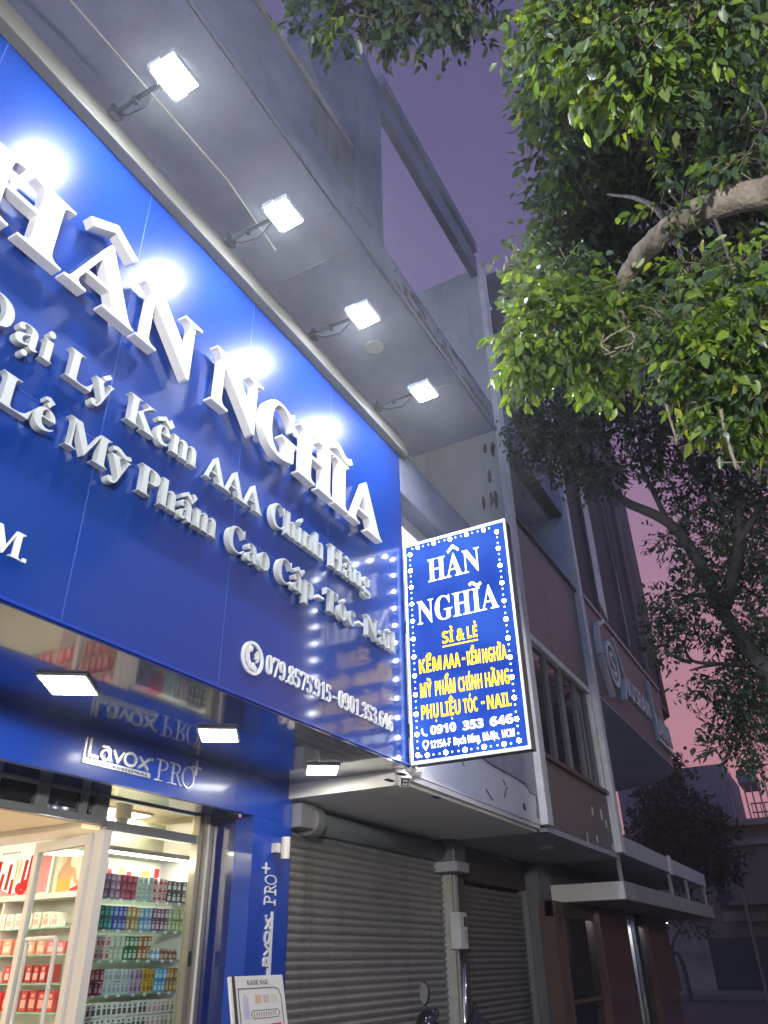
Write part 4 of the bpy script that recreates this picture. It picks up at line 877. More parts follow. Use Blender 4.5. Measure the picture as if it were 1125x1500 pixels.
m = MB(); m.prism([(15.5, -.025, 8.2), (16.1, -.025, 7.9), (16.15, -.025, 10.6), (15.9, -.025, 11.8), (15.55, -.025, 11.0)], (0, .004, 0)); m.build('bare_plaster', WTRIM, CB2); m = MB(); m.prism([(18.15, -.025, 8.0), (18.35, -.025, 8.1), (18.38, -.025, 10.2), (18.2, -.025, 10.0)], (0, .004, 0)); m.build('bare_plaster', mat('bare_plaster', (.30, .28, .29), .9, noise=(4, (.16, .14, .14))), CB2)
m = MB(); m.box(13.63, 21.4, 1.6, 1.8, 3.3, 5.62); m.build('mid_wall', CONC, CB2)
# emblem and letters
m = MB()
def bar3(m, a, b, w, d0=.02, d1=.20):
    a = Vector(a); b = Vector(b); d = (b - a).normalized(); nrm = Vector((d.z, 0, -d.x))
    m.prism([a + nrm * w, a - nrm * w, b - nrm * w, b + nrm * w], (0, -(d1 - d0), 0))
def plane(u_, v_): p = on(u_, v_, 1, -.10); return (p.x, -.10, p.z)
hexp = [(14.15, 7.25), (14.0, 6.6), (14.35, 5.95), (15.35, 5.85), (15.75, 6.5), (15.35, 7.15)]
for i in (0, 1): m2 = None
m = MB()
for a, b in [((14.75, 7.42), (14.12, 7.12)), ((14.12, 7.08), (14.02, 6.5)), ((14.02, 6.46), (14.55, 5.82)), ((15.35, 7.25), (15.85, 6.55)), ((15.85, 6.5), (15.6, 6.0))]: m = MB(); bar3(m, (a[0], -.10, a[1]), (b[0], -.10, b[1]), .035, .02, .13); m.build('emblem_bracket', WTRIM, CB2)
m = MB(); rr([(.42 * math.cos(a), .42 * math.sin(a)) for a in np.linspace(0, 2 * math.pi, 25)[:-1]], .10, .10, (14.95, -.10, 6.58), X_, Z_, -Y_, m, True)
rr([(.16, .17), (-.02, .22), (-.16, .12), (-.10, .0), (.10, -.05), (.16, -.15), (.0, -.24), (-.16, -.18)], .08, .10, (14.95, -.10, 6.58), X_, Z_, -Y_, m); m.build('emblem_ring', WTRIM, CB2)
write('NUSEAN', 'sans', CB2, WTRIM, (16.0, -.10, 6.28), X_, Z_, -Y_, 2.5, .42, .05)
m = MB(); m.box(18.9, 18.97, -.17, -.10, 5.98, 7.35); m.box(18.9, 20.9, -.17, -.10, 5.90, 5.98); m.build('letter', WTRIM, CB2)
write('LAMPA', 'sans', CB2, WTRIM, (19.15, -.10, 6.10), X_, Z_, -Y_, 1.7, .50, .05)
for q in [(935, 1354), (944, 1354), (953, 1353), (959, 1353), (968, 1352), (976, 1352)]:
    p = on(*q, 2, 2.335); m = MB(); m.tube([(p.x, p.y, 2.34), (p.x, p.y, 2.325)], .035, 10); m.build('downlight', glow('downlight_glow', (1, .85, .6), 9.0), CB2)
# two canopy slabs
m = MB(); m.box(13.64, 18.0, .0, 1.5, 3.03, 3.33); m.box(18.02, 22.56, .0, 1.5, 3.03, 3.33); m.build('upper_canopy', GREYW, CB2, bevel=.015)
m = MB(); m.box(17.85, 18.15, -.02, .0, 3.01, 3.36); m.build('canopy_joint', WTRIM, CB2)
lc = [(13.62, 0.0), (22.7, 0.0), (22.7, 1.28), (13.62, 1.28)]
m = MB(); m.box(13.62, 18.2, -.02, 1.28, 2.34, 2.61); m.box(18.22, 22.8, -.02, 1.28, 2.34, 2.61); m.build('lower_canopy', mat('shabby_canopy', (.34, .33, .33), .8, noise=(1.5, (.24, .23, .23)), streak=(4, (.12, .11, .11), .5, .72)), CB2, bevel=.012)
m = MB(); m.box(13.608, 13.618, .0, 1.26, 2.35, 2.60); m.build('canopy_end_board', WHITEW, CB2)
m = MB()
for x in (13.75, 18.0, 19.9, 22.4): m = MB(); m.box(x - .03, x + .03, .02, .08, 2.61, 3.03); m.build('canopy_strut', GREYAL, CB2)
m = MB(); m.box(13.64, 22.6, 1.3, 1.5, 2.2, 3.03); m.build('canopy_wall', CONCD, CB2)
m = MB(); m.box(13.63, 22.0, 1.7, 1.9, 0, 3.0); m.build('inner_wall', DARK, CB2)
# granite columns, glazing and doors beneath
for q0, q1 in [((886, 1400), (925, 1400)), ((957, 1400), (985, 1400))]:
    a = on(*q0, 1, .88); b = on(*q1, 1, .88); m = MB(); m.box(a.x, b.x, .88, 1.1, 0, 2.34); m.build('granite_column', GRANITE, CB2, bevel=.02)
a = on(815, 1400, 1, 1.0); b = on(880, 1400, 1, 1.0)
m = MB(); m.box(a.x, a.x + .35, .96, 1.2, 0, 2.34); m.box(a.x + .45, a.x + .5, .96, 1.1, 0, 2.34); m.box(a.x, b.x, .97, 1.1, 2.12, 2.34); m.box(a.x + .5, b.x, .97, 1.05, .95, 1.0); m.build('glazing_frame', mat('brown_frame', (.12, .075, .06), .5), CB2)
m = MB(); m.box(a.x + .5, b.x + .6, 1.02, 1.03, 0, 2.12); m.build('glazing', DGLASS, CB2)
a2 = on(930, 1400, 1, .9); b2 = on(956, 1400, 1, .9)
m = MB(); m.box(a2.x, b2.x + 1.5, 1.0, 1.02, 0, 2.34); m.build('door_glazing', DGLASS, CB2)
m = MB(); m.box(a2.x + .5, a2.x + .58, .93, .99, 0, 2.3); m.build('door_handle', CHROME, CB2)
m = MB(); m.box(13.0, 13.62, 1.2, 1.66, 0, 2.9); m.build('end_pier', CONCD, CB2)

# ------------------------------------------------------------------ across the side street
def px(u, v, x): return on(u, v, 0, x)
FB = thing('far_house', 'dim old house with dark green garage shutter across the side street', 'building', (46, 0, 0))
OCH = mat('ochre_wall', (.21, .16, .115), .9, noise=(.5, (.15, .115, .085)), streak=(1, (.12, .1, .08), .55, .75)); PALEW = mat('pale_wall', (.33, .28, .23), .9, noise=(.9, (.18, .15, .125)), streak=(1.2, (.2, .16, .12), .55, .75)); GREENS = mat('green_shutter', (.02, .042, .042), .6, noise=(.6, (.014, .028, .03)))
def pan(m, u0, v0, u1, v1, x, th=.15, mi=0):
    a = px(u0, v1, x); b = px(u1, v0, x); m.box(x, x + th, a.y, b.y, min(a.z, b.z), max(a.z, b.z), mi)
m = MB(); m.box(46.2, 52, -9, 6.5, 0, 7.3); m.build('wall', OCH, FB)
m = MB(); m.box(44.6, 46.2, -9, 2.2, 3.65, 3.85); m.build('ledge', OCH, FB)
a = px(1033, 1455, 46); b = px(1120, 1372, 46)
m = MB(); m.box(46.0, 46.19, b.y - 2.5, a.y, .1, b.z); m.build('garage_shutter', GREENS, FB)
a = px(990, 1455, 46); b = px(1040, 1375, 46); m = MB(); m.box(45.9, 46.19, b.y + .1, a.y + .3, .1, 3.0); m.build('plaster_panel', PALEW, FB)
m = MB(); pan(m, 1060, 1335, 1095, 1350, 45.6); pan(m, 1098, 1335, 1122, 1350, 45.6); m.build('awning_board', PALEW, FB)
m = MB(); pan(m, 1055, 1303, 1070, 1330, 46.1, .09); m.build('window', DARK, FB)
m = MB(); m.box(45.6, 52.4, -9.2, 6.6, 7.3, 7.6); m.box(45.9, 46.2, -9, 6.5, 6.4, 6.7); m.build('cornice', PALEW, FB)
m = MB(); m.box(41.5, 46.2, -9, 6, -.12, .1); m.build('doorstep', PAVE, FB)
TB = thing('tall_house', 'tall grey rendered house with a high balcony rail against the pink sky', 'building', (50, 3, 0))
m = MB(); a = px(1022, 1130, 50); b = px(1085, 1110, 50)
m.box(50, 58, px(1076, 1200, 50).y, 7.8, 0, px(1060, 1118, 50).z); m.build('wall', CONCD, TB)
m = MB(); a = px(1088, 1128, 50); m.box(49.8, 53, px(1106, 1140, 50).y, px(1080, 1140, 50).y, px(1090, 1148, 50).z, px(1090, 1130, 50).z); m.build('roof_ledge', CONCD, TB)
m = MB(); a = px(1100, 1200, 50); m.box(50, 56, -8, a.y + .2, 7, px(1110, 1205, 50).z); m.build('side_wing', CONCD, TB)
m = MB(); y0 = px(1125, 1190, 50).y - 3; y1 = px(1102, 1190, 50).y; zb = px(1110, 1203, 50).z; zt = px(1110, 1176, 50).z
for z in (zt, (zt + zb) / 2, zb): m.tube([(50.1, y0, z), (50.1, y1, z)], .04, 6)
y = y0
while y < y1: m.tube([(50.1, y, zb), (50.1, y, zt)], .025, 5); y += .22
m.build('balcony_rail', BLACK, TB)
m = MB(); y0 = px(1125, 1290, 45.8).y - 1; y1 = px(1092, 1270, 45.8).y; y = y0
while y < y1: m.tube([(45.8, y, 7.6), (45.8, y, 9.2)], .04, 5); y += .35
m.build('lower_rail', GREYAL, FB)
t = MB(); a = px(1095, 1335, 40); b = px(1122, 1462, 38); t.tube([(38.5, b.y - .02, -.1), (38.5, b.y, 2.2), (38.5, b.y, 4.4)], .06, 8)
o = tag(t.build('street_post', mat('banded_post', (.16, .15, .14), .6)), 'thin banded post standing before the green garage shutter', 'post')

for k, (x0, x1, z1, lab) in enumerate([(-14, 3, 8.5, 'low dark house opposite the shop'), (3.2, 16, 10.5, 'tall dark house across the street from the shuttered bays'), (16.2, 30, 8.0, 'plain dark house across the street from the corner building'), (30.2, 62, 10.0, 'long dark house at the far end across the street')]):
    t = thing('opposite_house', lab + ' with unlit windows', 'building', ((x0 + x1) / 2, -17, 0))
    m = MB(); m.box(x0, x1, -26, -17, -.13, z1); m.build('wall', CONCD, t)
    x = x0 + .8
    while x < x1 - 1.6:
        for z in (3.6, 6.2):
            w_ = MB(); w_.box(x, x + 1.2, -17.0, -16.95, z, z + 1.4); w_.build('window', DGLASS, t)
        x += 2.6
    m = MB(); m.box(x0 + .3, x1 - .3, -17.0, -16.92, 0, 2.7); m.build('ground_floor_shutter', SHUT2, t)
for k, (x, y, lab) in enumerate([(19.5, -9.0, 'tall added lamp, out of view, across the road from the corner building'), (52.0, -8.5, 'low added lamp, out of view, far across the road beyond the side street')]):  # lamps added out of view for column glints and far warm light
    t = thing('added_lamp', lab, 'added lamp', (x, y, 0))
    m = MB(); m.tube([(x, y, -.13), (x, y, .4), (x, y, .45), (x, y, 5.4 if x < 40 else 1.9)], [.10, .09, .06, .045], 10); m.build('post', DARKM, t)
    m = MB(); m.ball((x, y, 5.55 if x < 40 else 2.05), .11 if x < 40 else .2, 14, 10); m.build('globe', glow('warm_globe_glow', (1.0, .82, .58), 620.0), t, smooth=True)
# ------------------------------------------------------------------ vehicles at the foot of the frame
MO = thing('motorbike', 'dark parked motorbike with round mirror in front of the first shutter', 'motorbike', (8.0, .65, 0))
bx_, by_ = 7.55, .62
PAINT = mat('black_paint', (.012, .013, .018), .2, coat=.6)
m = MB(); m.tube([(bx_ + .10, by_ - .30, .98), (bx_ + .06, by_ - .16, 1.02), (bx_, by_, 1.0), (bx_ + .06, by_ + .16, 1.02), (bx_ + .10, by_ + .34, .98)], .013, 8); m.build('handlebar', BLACK, MO)
for s in (-1, 1):
    m = MB(); m.tube([(bx_ + .09, by_ + s * .24, .985), (bx_ + .11, by_ + s * .36, .975)], .02, 8); m.build('grip', BLACK, MO)
def hmirror(yb, c):
    m = MB(); m.tube([(bx_ + .06, yb, 1.02), c + Vector((0, 0, -.09))], .006, 6); st = m.build('mirror_stem', BLACK, MO)
    m = MB(); m.ball(c, .085, 14, 9, sc=(.28, .62, 1.15)); s_ = m.build('mirror_shell', BLACK, MO, smooth=True)
    m = MB(); pts = [(c.x - .026, c.y + .044 * math.cos(a), c.z + .085 * math.sin(a)) for a in np.linspace(0, 2 * math.pi, 17)[:-1]]; m.prism(pts, (.004, 0, 0)); m.build('mirror_glass', mat('dull_mirror', (.25, .26, .29), .35, .6), s_)
mp_ = on(622, 1455, 0, bx_); hmirror(by_ - .12, Vector((bx_, mp_.y, mp_.z)))
hc = Vector((bx_ - .03, mp_.y - .03, 1.06))
m = MB(); m.ball((bx_ - .02, mp_.y - .03, 1.04), .13, 14, 9, sc=(.8, .9, 1)); m.prism([(bx_, mp_.y - .13, 1.16), (bx_, mp_.y - .10, 1.18), (bx_, mp_.y - .075, 1.05), (bx_, mp_.y - .10, 1.04)], (.03, 0, 0)); m.build('headlamp_cowl', PAINT, MO, smooth=True)
m = MB(); m.ball((bx_ - .085, mp_.y - .03, 1.04), .075, 12, 8, sc=(.5, 1, .8)); m.build('headlamp', CHROME, MO, smooth=True)
for wx in (bx_ + .12, bx_ + 1.30):
    m = MB(); pts = [(wx + .27 * math.cos(a), by_, .29 + .27 * math.sin(a)) for a in np.linspace(0, 2 * math.pi, 25)]; m.tube(pts, .045, 8, caps=False); w_ = m.build('wheel', BLACK, MO, smooth=True)
    m = MB(); m.tube([(wx, by_ - .05, .29), (wx, by_ + .05, .29)], .06, 12)
    for k in range(6): a = k * math.pi / 3; m.tube([(wx, by_, .29), (wx + .24 * math.cos(a), by_, .29 + .24 * math.sin(a))], .012, 5)
    m.build('rim', GREYAL, w_)
m = MB(); m.tube([(bx_ + .12, by_ - .07, .29), (bx_ + .02, by_ - .07, .95)], .022, 8); m.tube([(bx_ + .12, by_ + .07, .29), (bx_ + .02, by_ + .07, .95)], .022, 8); m.build('fork', CHROME, MO)
m = MB(); m.prism([(bx_ + .05, by_ - .12, .95), (bx_ + .25, by_ - .12, .45), (bx_ + .85, by_ - .12, .35), (bx_ + 1.35, by_ - .12, .62), (bx_ + 1.5, by_ - .12, .78), (bx_ + .75, by_ - .12, .66), (bx_ + .35, by_ - .12, .62)], (0, .24, 0)); m.build('body', PAINT, MO, bevel=.04)
m = MB(); m.prism([(bx_ + .55, by_ - .12, .70), (bx_ + 1.45, by_ - .12, .80), (bx_ + 1.42, by_ - .12, .86), (bx_ + .6, by_ - .12, .79)], (0, .24, 0)); m.build('seat', BLACK, MO, bevel=.03)
cp_ = on(696, 1478, 1, .75)
t = thing('covered_cart', 'something under a dark pointed cover at the foot of the second shutter', 'covered cart', (cp_.x, .75, 0))
m = MB(); cx = cp_.x; k = 18
rings = [(.0, .62, .50), (.45, .55, .45), (.8, .42, .32), (cp_.z - .16, .20, .16), (cp_.z - .06, .05, .05), (cp_.z, .03, .03)]
V = []
for z, a, b in rings:
    for i in range(k): th = 2 * math.pi * i / k; fo = 1 + .06 * math.sin(5 * th) * (1 if z < 1 else .3); V.append((cx + .25 * (1 - z / cp_.z) + a * fo * math.cos(th), .75 + b * fo * math.sin(th), z))
m.add(V, [(j * k + i, j * k + (i + 1) % k, (j + 1) * k + (i + 1) % k, (j + 1) * k + i) for j in range(len(rings) - 1) for i in range(k)] + [tuple(range((len(rings) - 1) * k, len(rings) * k))])
m.build('cover', mat('dark_tarp', (.02, .023, .03), .6), t, smooth=True)
m = MB(); m.ball((cx, .75, cp_.z + .015), .035, 10, 7); m.build('knob', BLACK, t, smooth=True)

# ------------------------------------------------------------------ trees
def leaves(name, clusters, size, per, mats, parent, seed, droop=.5, jitter=.35, second=0.0, shell=.45, flat_=0.0):
    """clusters: (centre, radius, number of twigs); small leaf blades set along short twigs through the crown's volume"""
    rg = np.random.default_rng(seed); V = []; Fq = []; Mi = []; tw = MB(); base = 0
    allP = []; allD = []; allS = []; allM = []
    for c, r_, n in clusters:
        c = np.array(c)
        d = rg.normal(size=(n, 3)); d /= np.linalg.norm(d, axis=1)[:, None]
        rad = r_ * rg.uniform(shell, 1.0, n) ** .7
        P = c + d * rad[:, None] * np.array([1, 1, .85])
        td = d * .7 + rg.normal(size=(n, 3)) * .5 + np.array([0, 0, -.35 * droop]); td /= np.linalg.norm(td, axis=1)[:, None]
        L = size * rg.uniform(1.6, 3.2, n); lit_leaf = rg.random(n) < second
        for k in range(per):
            s = (k + .5) / per
            pos = P + td * (L * s)[:, None] + rg.normal(size=(n, 3)) * size * .12
            side = np.cross(td, rg.normal(size=(n, 3))); side /= np.linalg.norm(side, axis=1)[:, None] + 1e-9
            ld = td * .55 + side * .8 + np.array([0, 0, -droop]) + rg.normal(size=(n, 3)) * jitter * .5; ld /= np.linalg.norm(ld, axis=1)[:, None]
            allP.append(pos); allD.append(ld); allS.append(size * rg.uniform(.5, 1.25, n)); allM.append((lit_leaf | (rg.random(n) < second * .3)).astype(int))
        if parent is not None and per >= 6:
            for i in range(0, n, 2): tw.tube([P[i] - td[i] * L[i] * .8, P[i], P[i] + td[i] * L[i]], [size * .05, size * .04, size * .02], 3, caps=False)
    P = np.concatenate(allP); D = np.concatenate(allD); S = np.concatenate(allS); Mm = np.concatenate(allM); n = len(P)
    side = np.cross(D, rg.normal(size=(n, 3)) + np.array([0, 0, 1.2])); side /= np.linalg.norm(side, axis=1)[:, None] + 1e-9
    nrm = np.cross(side, D); w = S * rg.uniform(.38, .52, n) * .5; fold = S * rg.uniform(.02, .10, n); curl = S * rg.uniform(-.05, .16, n)
    E_ = lambda a: a[:, None]
    p0 = P; p1 = P + D * E_(S * .33) + side * E_(w) + nrm * E_(fold); p2 = P + D * E_(S * .33) - side * E_(w) + nrm * E_(fold)
    q = P + D * E_(S * .36); p3 = P + D * E_(S * .70) + side * E_(w * .72) + nrm * E_(fold - curl * .5); p4 = P + D * E_(S * .70) - side * E_(w * .72) + nrm * E_(fold - curl * .5)
    q2 = P + D * E_(S * .72) - nrm * E_(curl * .5); p5 = P + D * E_(S) - nrm * E_(curl)
    VV = np.stack([p0, p1, p2, q, p3, p4, q2, p5], 1).reshape(-1, 3)
    pat = np.array([[0, 3, 1, 1], [0, 2, 3, 3]]); B = np.arange(n)[:, None] * 8
    tri = np.concatenate([B + np.array([[0, 3, 1]]), B + np.array([[0, 2, 3]]), B + np.array([[4, 6, 7]])[:, [1, 2, 0]], B + np.array([[6, 5, 7]])])
    quad = np.concatenate([B + np.array([[1, 3, 6, 4]]), B + np.array([[3, 2, 5, 6]])])
    o0 = np.array(ORG[parent]) if parent else np.zeros(3); VV = VV - o0
    me = bpy.data.meshes.new(name); nt_, nq = len(tri), len(quad)
    me.vertices.add(len(VV)); me.vertices.foreach_set('co', VV.astype(np.float32).ravel())
    me.loops.add(nt_ * 3 + nq * 4); me.loops.foreach_set('vertex_index', np.concatenate([tri.ravel(), quad.ravel()]).astype(np.int32))
    me.polygons.add(nt_ + nq); me.polygons.foreach_set('loop_start', np.concatenate([np.arange(nt_) * 3, nt_ * 3 + np.arange(nq) * 4]).astype(np.int32))
    me.polygons.foreach_set('loop_total', np.concatenate([np.full(nt_, 3), np.full(nq, 4)]).astype(np.int32))
    for mt in mats: me.materials.append(mt)
    if len(mats) > 1: me.polygons.foreach_set('material_index', np.concatenate([np.tile(Mm, 4), np.tile(Mm, 2)]).astype(np.int32))
    me.update(calc_edges=True); me.validate()
    o = bpy.data.objects.new(name, me); COL.objects.link(o)
    if parent: o.parent = parent; ORG[o] = ORG[parent]
    if tw.v: tw.build('twig', TWIG, o)
    return o
def cl(u, v, r_px, dist, n): return (at(u, v, dist), r_px * dist / F, n)
def limb(mbd, pts, rad, n=10):
    """smooth limb through surveyed points"""
    P = [Vector(p) for p in pts]; out = []; rs = []
    for i in range(len(P) - 1):
        p0 = P[max(i - 1, 0)]; p1 = P[i]; p2 = P[i + 1]; p3 = P[min(i + 2, len(P) - 1)]
        for k in range(6):
            t = k / 6; out.append(.5 * ((2 * p1) + (p2 - p0) * t + (2 * p0 - 5 * p1 + 4 * p2 - p3) * t * t + (3 * p1 - p0 - 3 * p2 + p3) * t ** 3) + Vector((rnd.uniform(-1, 1), rnd.uniform(-1, 1), rnd.uniform(-1, 1))) * rad[i] * .06)
            rs.append((rad[i] * (1 - t) + rad[i + 1] * t) * rnd.uniform(.95, 1.06))
    out.append(P[-1]); rs.append(rad[-1]); mbd.tube(out, rs, n)

# near fig tree: trunk at the kerb outside the frame, its limbs and leaves hang into view
T1 = thing('fig_tree', 'leafy fig tree with bright green drooping leaves and a pale thick limb', 'tree', (4.7, -4.35, 0))
m = MB(); limb(m, [(4.7, -4.35, -.05), (4.68, -4.32, 1.2), (4.6, -4.25, 2.6), (4.45, -4.15, 3.9), (4.2, -4.05, 4.7)], [.26, .21, .19, .17, .13], 14); m.build('trunk', BARK, T1, smooth=True)
m = MB(); limb(m, [(4.2, -4.05, 4.7), at(1200, 262, 4.7), at(1125, 280, 4.75), at(1040, 303, 4.85), at(980, 335, 4.95), at(935, 378, 5.05), at(903, 425, 5.15)], [.11, .086, .080, .075, .069, .060, .036], 14)
limb(m, [at(935, 378, 5.05), at(915, 420, 5.2), at(890, 455, 5.3), at(860, 490, 5.3), at(825, 505, 5.25)], [.045, .034, .026, .018, .008], 10)
limb(m, [at(905, 420, 5.15), at(908, 455, 5.1), at(925, 490, 5.1), at(930, 520, 5.05)], [.030, .022, .015, .006], 8)
limb(m, [at(985, 335, 4.92), at(960, 305, 5.0), at(930, 290, 5.2), at(890, 285, 5.4)], [.024, .018, .013, .006], 8); LB = m.build('limb', BARK, T1, smooth=True)
m = MB()
for u, v, d, r_ in [(1018, 302, 4.8, .035), (1050, 292, 4.78, .03), (975, 330, 4.86, .026), (930, 388, 5.0, .022)]: m = MB(); m.ball(at(u, v, d), r_, 8, 6); m.build('knot', BARK, LB, smooth=True)
m = MB(); limb(m, [(4.2, -4.05, 4.7), at(1180, -60, 5.6), at(1010, -20, 5.9), at(975, 130, 5.9), at(950, 200, 5.9), at(905, 300, 6.0), at(880, 400, 6.1)], [.10, .07, .045, .032, .03, .022, .012], 8); m.build('branch', BARK2, T1, smooth=True)
m = MB()
for pts, r0 in [([(1020, 95, 5.0), (1070, 115, 4.8), (1105, 140, 4.7), (1122, 170, 4.6), (1110, 200, 4.65), (1080, 250, 4.72), (1070, 275, 4.75)], .010),
                ([(900, 300, 5.9), (860, 330, 5.8), (810, 360, 5.7), (770, 420, 5.6)], .010), ([(945, 205, 5.9), (880, 190, 5.8), (800, 150, 5.7), (760, 120, 5.6)], .010),
                ([(975, 130, 5.9), (920, 100, 5.6), (870, 60, 5.3), (850, 20, 5.0)], .010), ([(900, 430, 5.15), (860, 470, 5.1), (800, 500, 5.0), (740, 520, 4.9)], .012),
                ([(1125, 8, 4.6), (1108, 50, 4.6), (1125, 90, 4.6)], .008), ([(1040, 303, 4.85), (1080, 420, 4.6), (1080, 520, 4.4), (1060, 590, 4.3)], .012),
                ([(980, 170, 5.9), (960, 230, 5.7), (940, 330, 5.5), (925, 400, 5.4)], .007)]:
    limb(m, [at(*p) for p in pts], [r0 * (1 - .75 * i / (len(pts) - 1)) for i in range(len(pts))], 6)
m.build('small_branch', BARK2, T1, smooth=True)
m = MB()
for pts in ([(957, 520, 4.2), (963, 550, 4.18), (972, 580, 4.16), (982, 615, 4.15), (992, 648, 4.14)], [(1055, 600, 3.9), (1064, 640, 3.89), (1072, 665, 3.88), (1078, 685, 3.88)]):
    limb(m, [at(*p) for p in pts], [.009, .008, .008, .007, .004][:len(pts)], 6)
    e = at(*pts[-1])
    for k in range(4): m.tube([e + Vector((0, 0, .03)), e + Vector((rnd.uniform(-.05, .05), rnd.uniform(-.05, .05), rnd.uniform(-.03, .06)))], .003, 4)
for k in range(14):
    a = k * 2 * math.pi / 14; c = at(905, 500, 4.3); m.tube([c + Vector((0, .09 * math.cos(a), .06 * math.sin(a))), c + Vector((rnd.uniform(-.05, .05), .09 * math.cos(a + .9), .07 * math.sin(a + .7)))], .0045, 4)
m.build('dry_twig', DRYTW, T1)
near = [cl(804, 25, 30, 4.5, 26), cl(864, 40, 60, 4.5, 75), cl(910, 60, 65, 4.3, 85), cl(990, 30, 60, 4.4, 60), cl(1080, 20, 60, 4.6, 50), cl(935, 110, 35, 4.2, 36),
        cl(814, 480, 48, 4.7, 95), cl(779, 525, 30, 4.7, 48), cl(864, 470, 60, 4.8, 85), cl(884, 530, 40, 4.75, 42), cl(804, 420, 40, 4.9, 50), cl(769, 490, 22, 4.65, 20),
        cl(1000, 490, 42, 4.4, 38), cl(1060, 540, 62, 4.2, 95), cl(1110, 480, 50, 4.2, 55), cl(1090, 590, 40, 4.1, 48), cl(1120, 400, 45, 4.4, 30), cl(1110, 620, 28, 4.1, 22), cl(1010, 400, 30, 4.7, 16),
        cl(985, 285, 28, 4.9, 16), cl(1085, 240, 30, 4.8, 14), cl(1000, 530, 28, 4.3, 22)]
mid = [cl(804, 120, 48, 5.6, 60), cl(794, 105, 25, 5.5, 18), cl(834, 200, 55, 5.9, 80), cl(904, 150, 70, 6.0, 110), cl(960, 130, 75, 6.1, 95), cl(1060, 130, 80, 6.2, 90), cl(864, 280, 62, 6.1, 110), cl(824, 330, 45, 6.0, 75),
       cl(900, 240, 75, 6.3, 110), cl(804, 390, 45, 5.8, 75), cl(874, 380, 62, 6.2, 110), cl(854, 430, 50, 5.7, 75), cl(980, 230, 70, 6.5, 80), cl(1080, 340, 70, 6.3, 75), cl(1000, 350, 60, 6.6, 60), cl(904, 470, 55, 6.3, 75), cl(930, 480, 55, 6.6, 65), cl(759, 400, 22, 5.2, 12),
       cl(1040, 440, 70, 6.5, 70), cl(1110, 210, 60, 6.0, 60), cl(890, 330, 60, 6.4, 80), cl(960, 420, 55, 6.9, 55), cl(1000, 60, 60, 6.2, 60), cl(880, 60, 60, 6.0, 70),
       cl(1090, 60, 70, 6.6, 80), cl(1120, 120, 60, 6.4, 60), cl(1040, 190, 70, 6.7, 80), cl(1110, 290, 60, 6.5, 70), cl(1060, 270, 60, 6.8, 60), cl(1120, 400, 60, 6.4, 70), cl(1020, 400, 60, 6.9, 60), cl(1090, 450, 60, 6.7, 60), cl(940, 300, 60, 6.8, 70), cl(900, 400, 60, 6.9, 60), cl(980, 480, 50, 6.9, 50), cl(850, 230, 60, 6.5, 70), cl(1000, 150, 60, 6.7, 60), cl(930, 180, 60, 6.6, 60)]
high = [cl(470, 8, 34, 7.0, 34), cl(530, 6, 44, 7.0, 60), cl(600, 0, 48, 7.0, 60), cl(650, 15, 30, 7.0, 30), cl(690, 5, 34, 7.0, 36), cl(560, 35, 16, 7.0, 10), cl(680, 40, 12, 7.0, 8)]
leaves('crown', [(c_, r_, int(n_ * 1.6)) for k_, (c_, r_, n_) in enumerate(near) if k_ in (6, 7, 8, 9, 11, 13, 17, 5)], .080, 7, [LEAF, LEAFY], T1, 11, droop=.75, second=.75)  # clusters meant to look lit get mostly the brighter leaf colour
leaves('crown', [(c_, r_, int(n_ * 1.6)) for k_, (c_, r_, n_) in enumerate(near) if k_ not in (6, 7, 8, 9, 11, 13, 17, 5)], .080, 7, [LEAF, LEAFY], T1, 14, droop=.75, second=.30)
leaves('crown', [(c_, r_, int(n_ * 1.25)) for c_, r_, n_ in mid], .080, 7, [LEAF, LEAFY], T1, 12, droop=.6, second=.05, shell=.15)
leaves('crown', high, .10, 7, [LEAF, LEAFY], T1, 13, droop=.6, second=.03)
m = MB(); a = at(905, 428, 5.1); b = at(1180, 480, 4.6)
m.tube([a, a.lerp(b, .35) + Vector((0, 0, -.02)), a.lerp(b, .7) + Vector((0, 0, -.02)), b], .006, 5)
tag(m.build('tie_wire', DRYTW), 'thin pale wire tied from the end of the thick fig limb', 'wire')

# street tree further along the kerb
T2 = thing('street_tree', 'forked street tree with dark foliage growing from the kerb beyond the fig', 'tree', (11.3, -3.25, 0))
m = MB(); limb(m, [(11.3, -3.25, -.05), (11.2, -3.2, 1.5), (11.0, -3.08, 3.2), at(1128, 995, 11.0), at(1095, 950, 11.0), at(1059, 895, 11.0)], [.22, .17, .13, .105, .095, .09], 14); m.build('trunk', BARK2, T2, smooth=True)
m = MB(); limb(m, [at(1059, 900, 11.0), at(1023, 822, 10.9), at(979, 766, 10.8), at(915, 734, 10.7), at(871, 694, 10.6), at(864, 640, 10.6), at(862, 580, 10.6)], [.085, .08, .07, .058, .042, .03, .018], 10)
limb(m, [at(1062, 890, 11.0), at(1079, 818, 11.1), at(1083, 760, 11.2), at(1075, 690, 11.3), at(1060, 620, 11.4)], [.085, .075, .06, .045, .02], 10)
limb(m, [at(979, 768, 10.8), at(955, 715, 10.7), at(942, 690, 10.7), at(935, 640, 10.7)], [.04, .034, .026, .014], 8)
limb(m, [at(1078, 800, 11.1), at(1125, 730, 11.2), at(1180, 690, 11.3)], [.05, .042, .03], 8)
limb(m, [at(871, 694, 10.6), at(840, 650, 10.3), at(800, 620, 10.1)], [.03, .022, .01], 6)
m.build('branch', BARK2, T2, smooth=True)
m = MB()
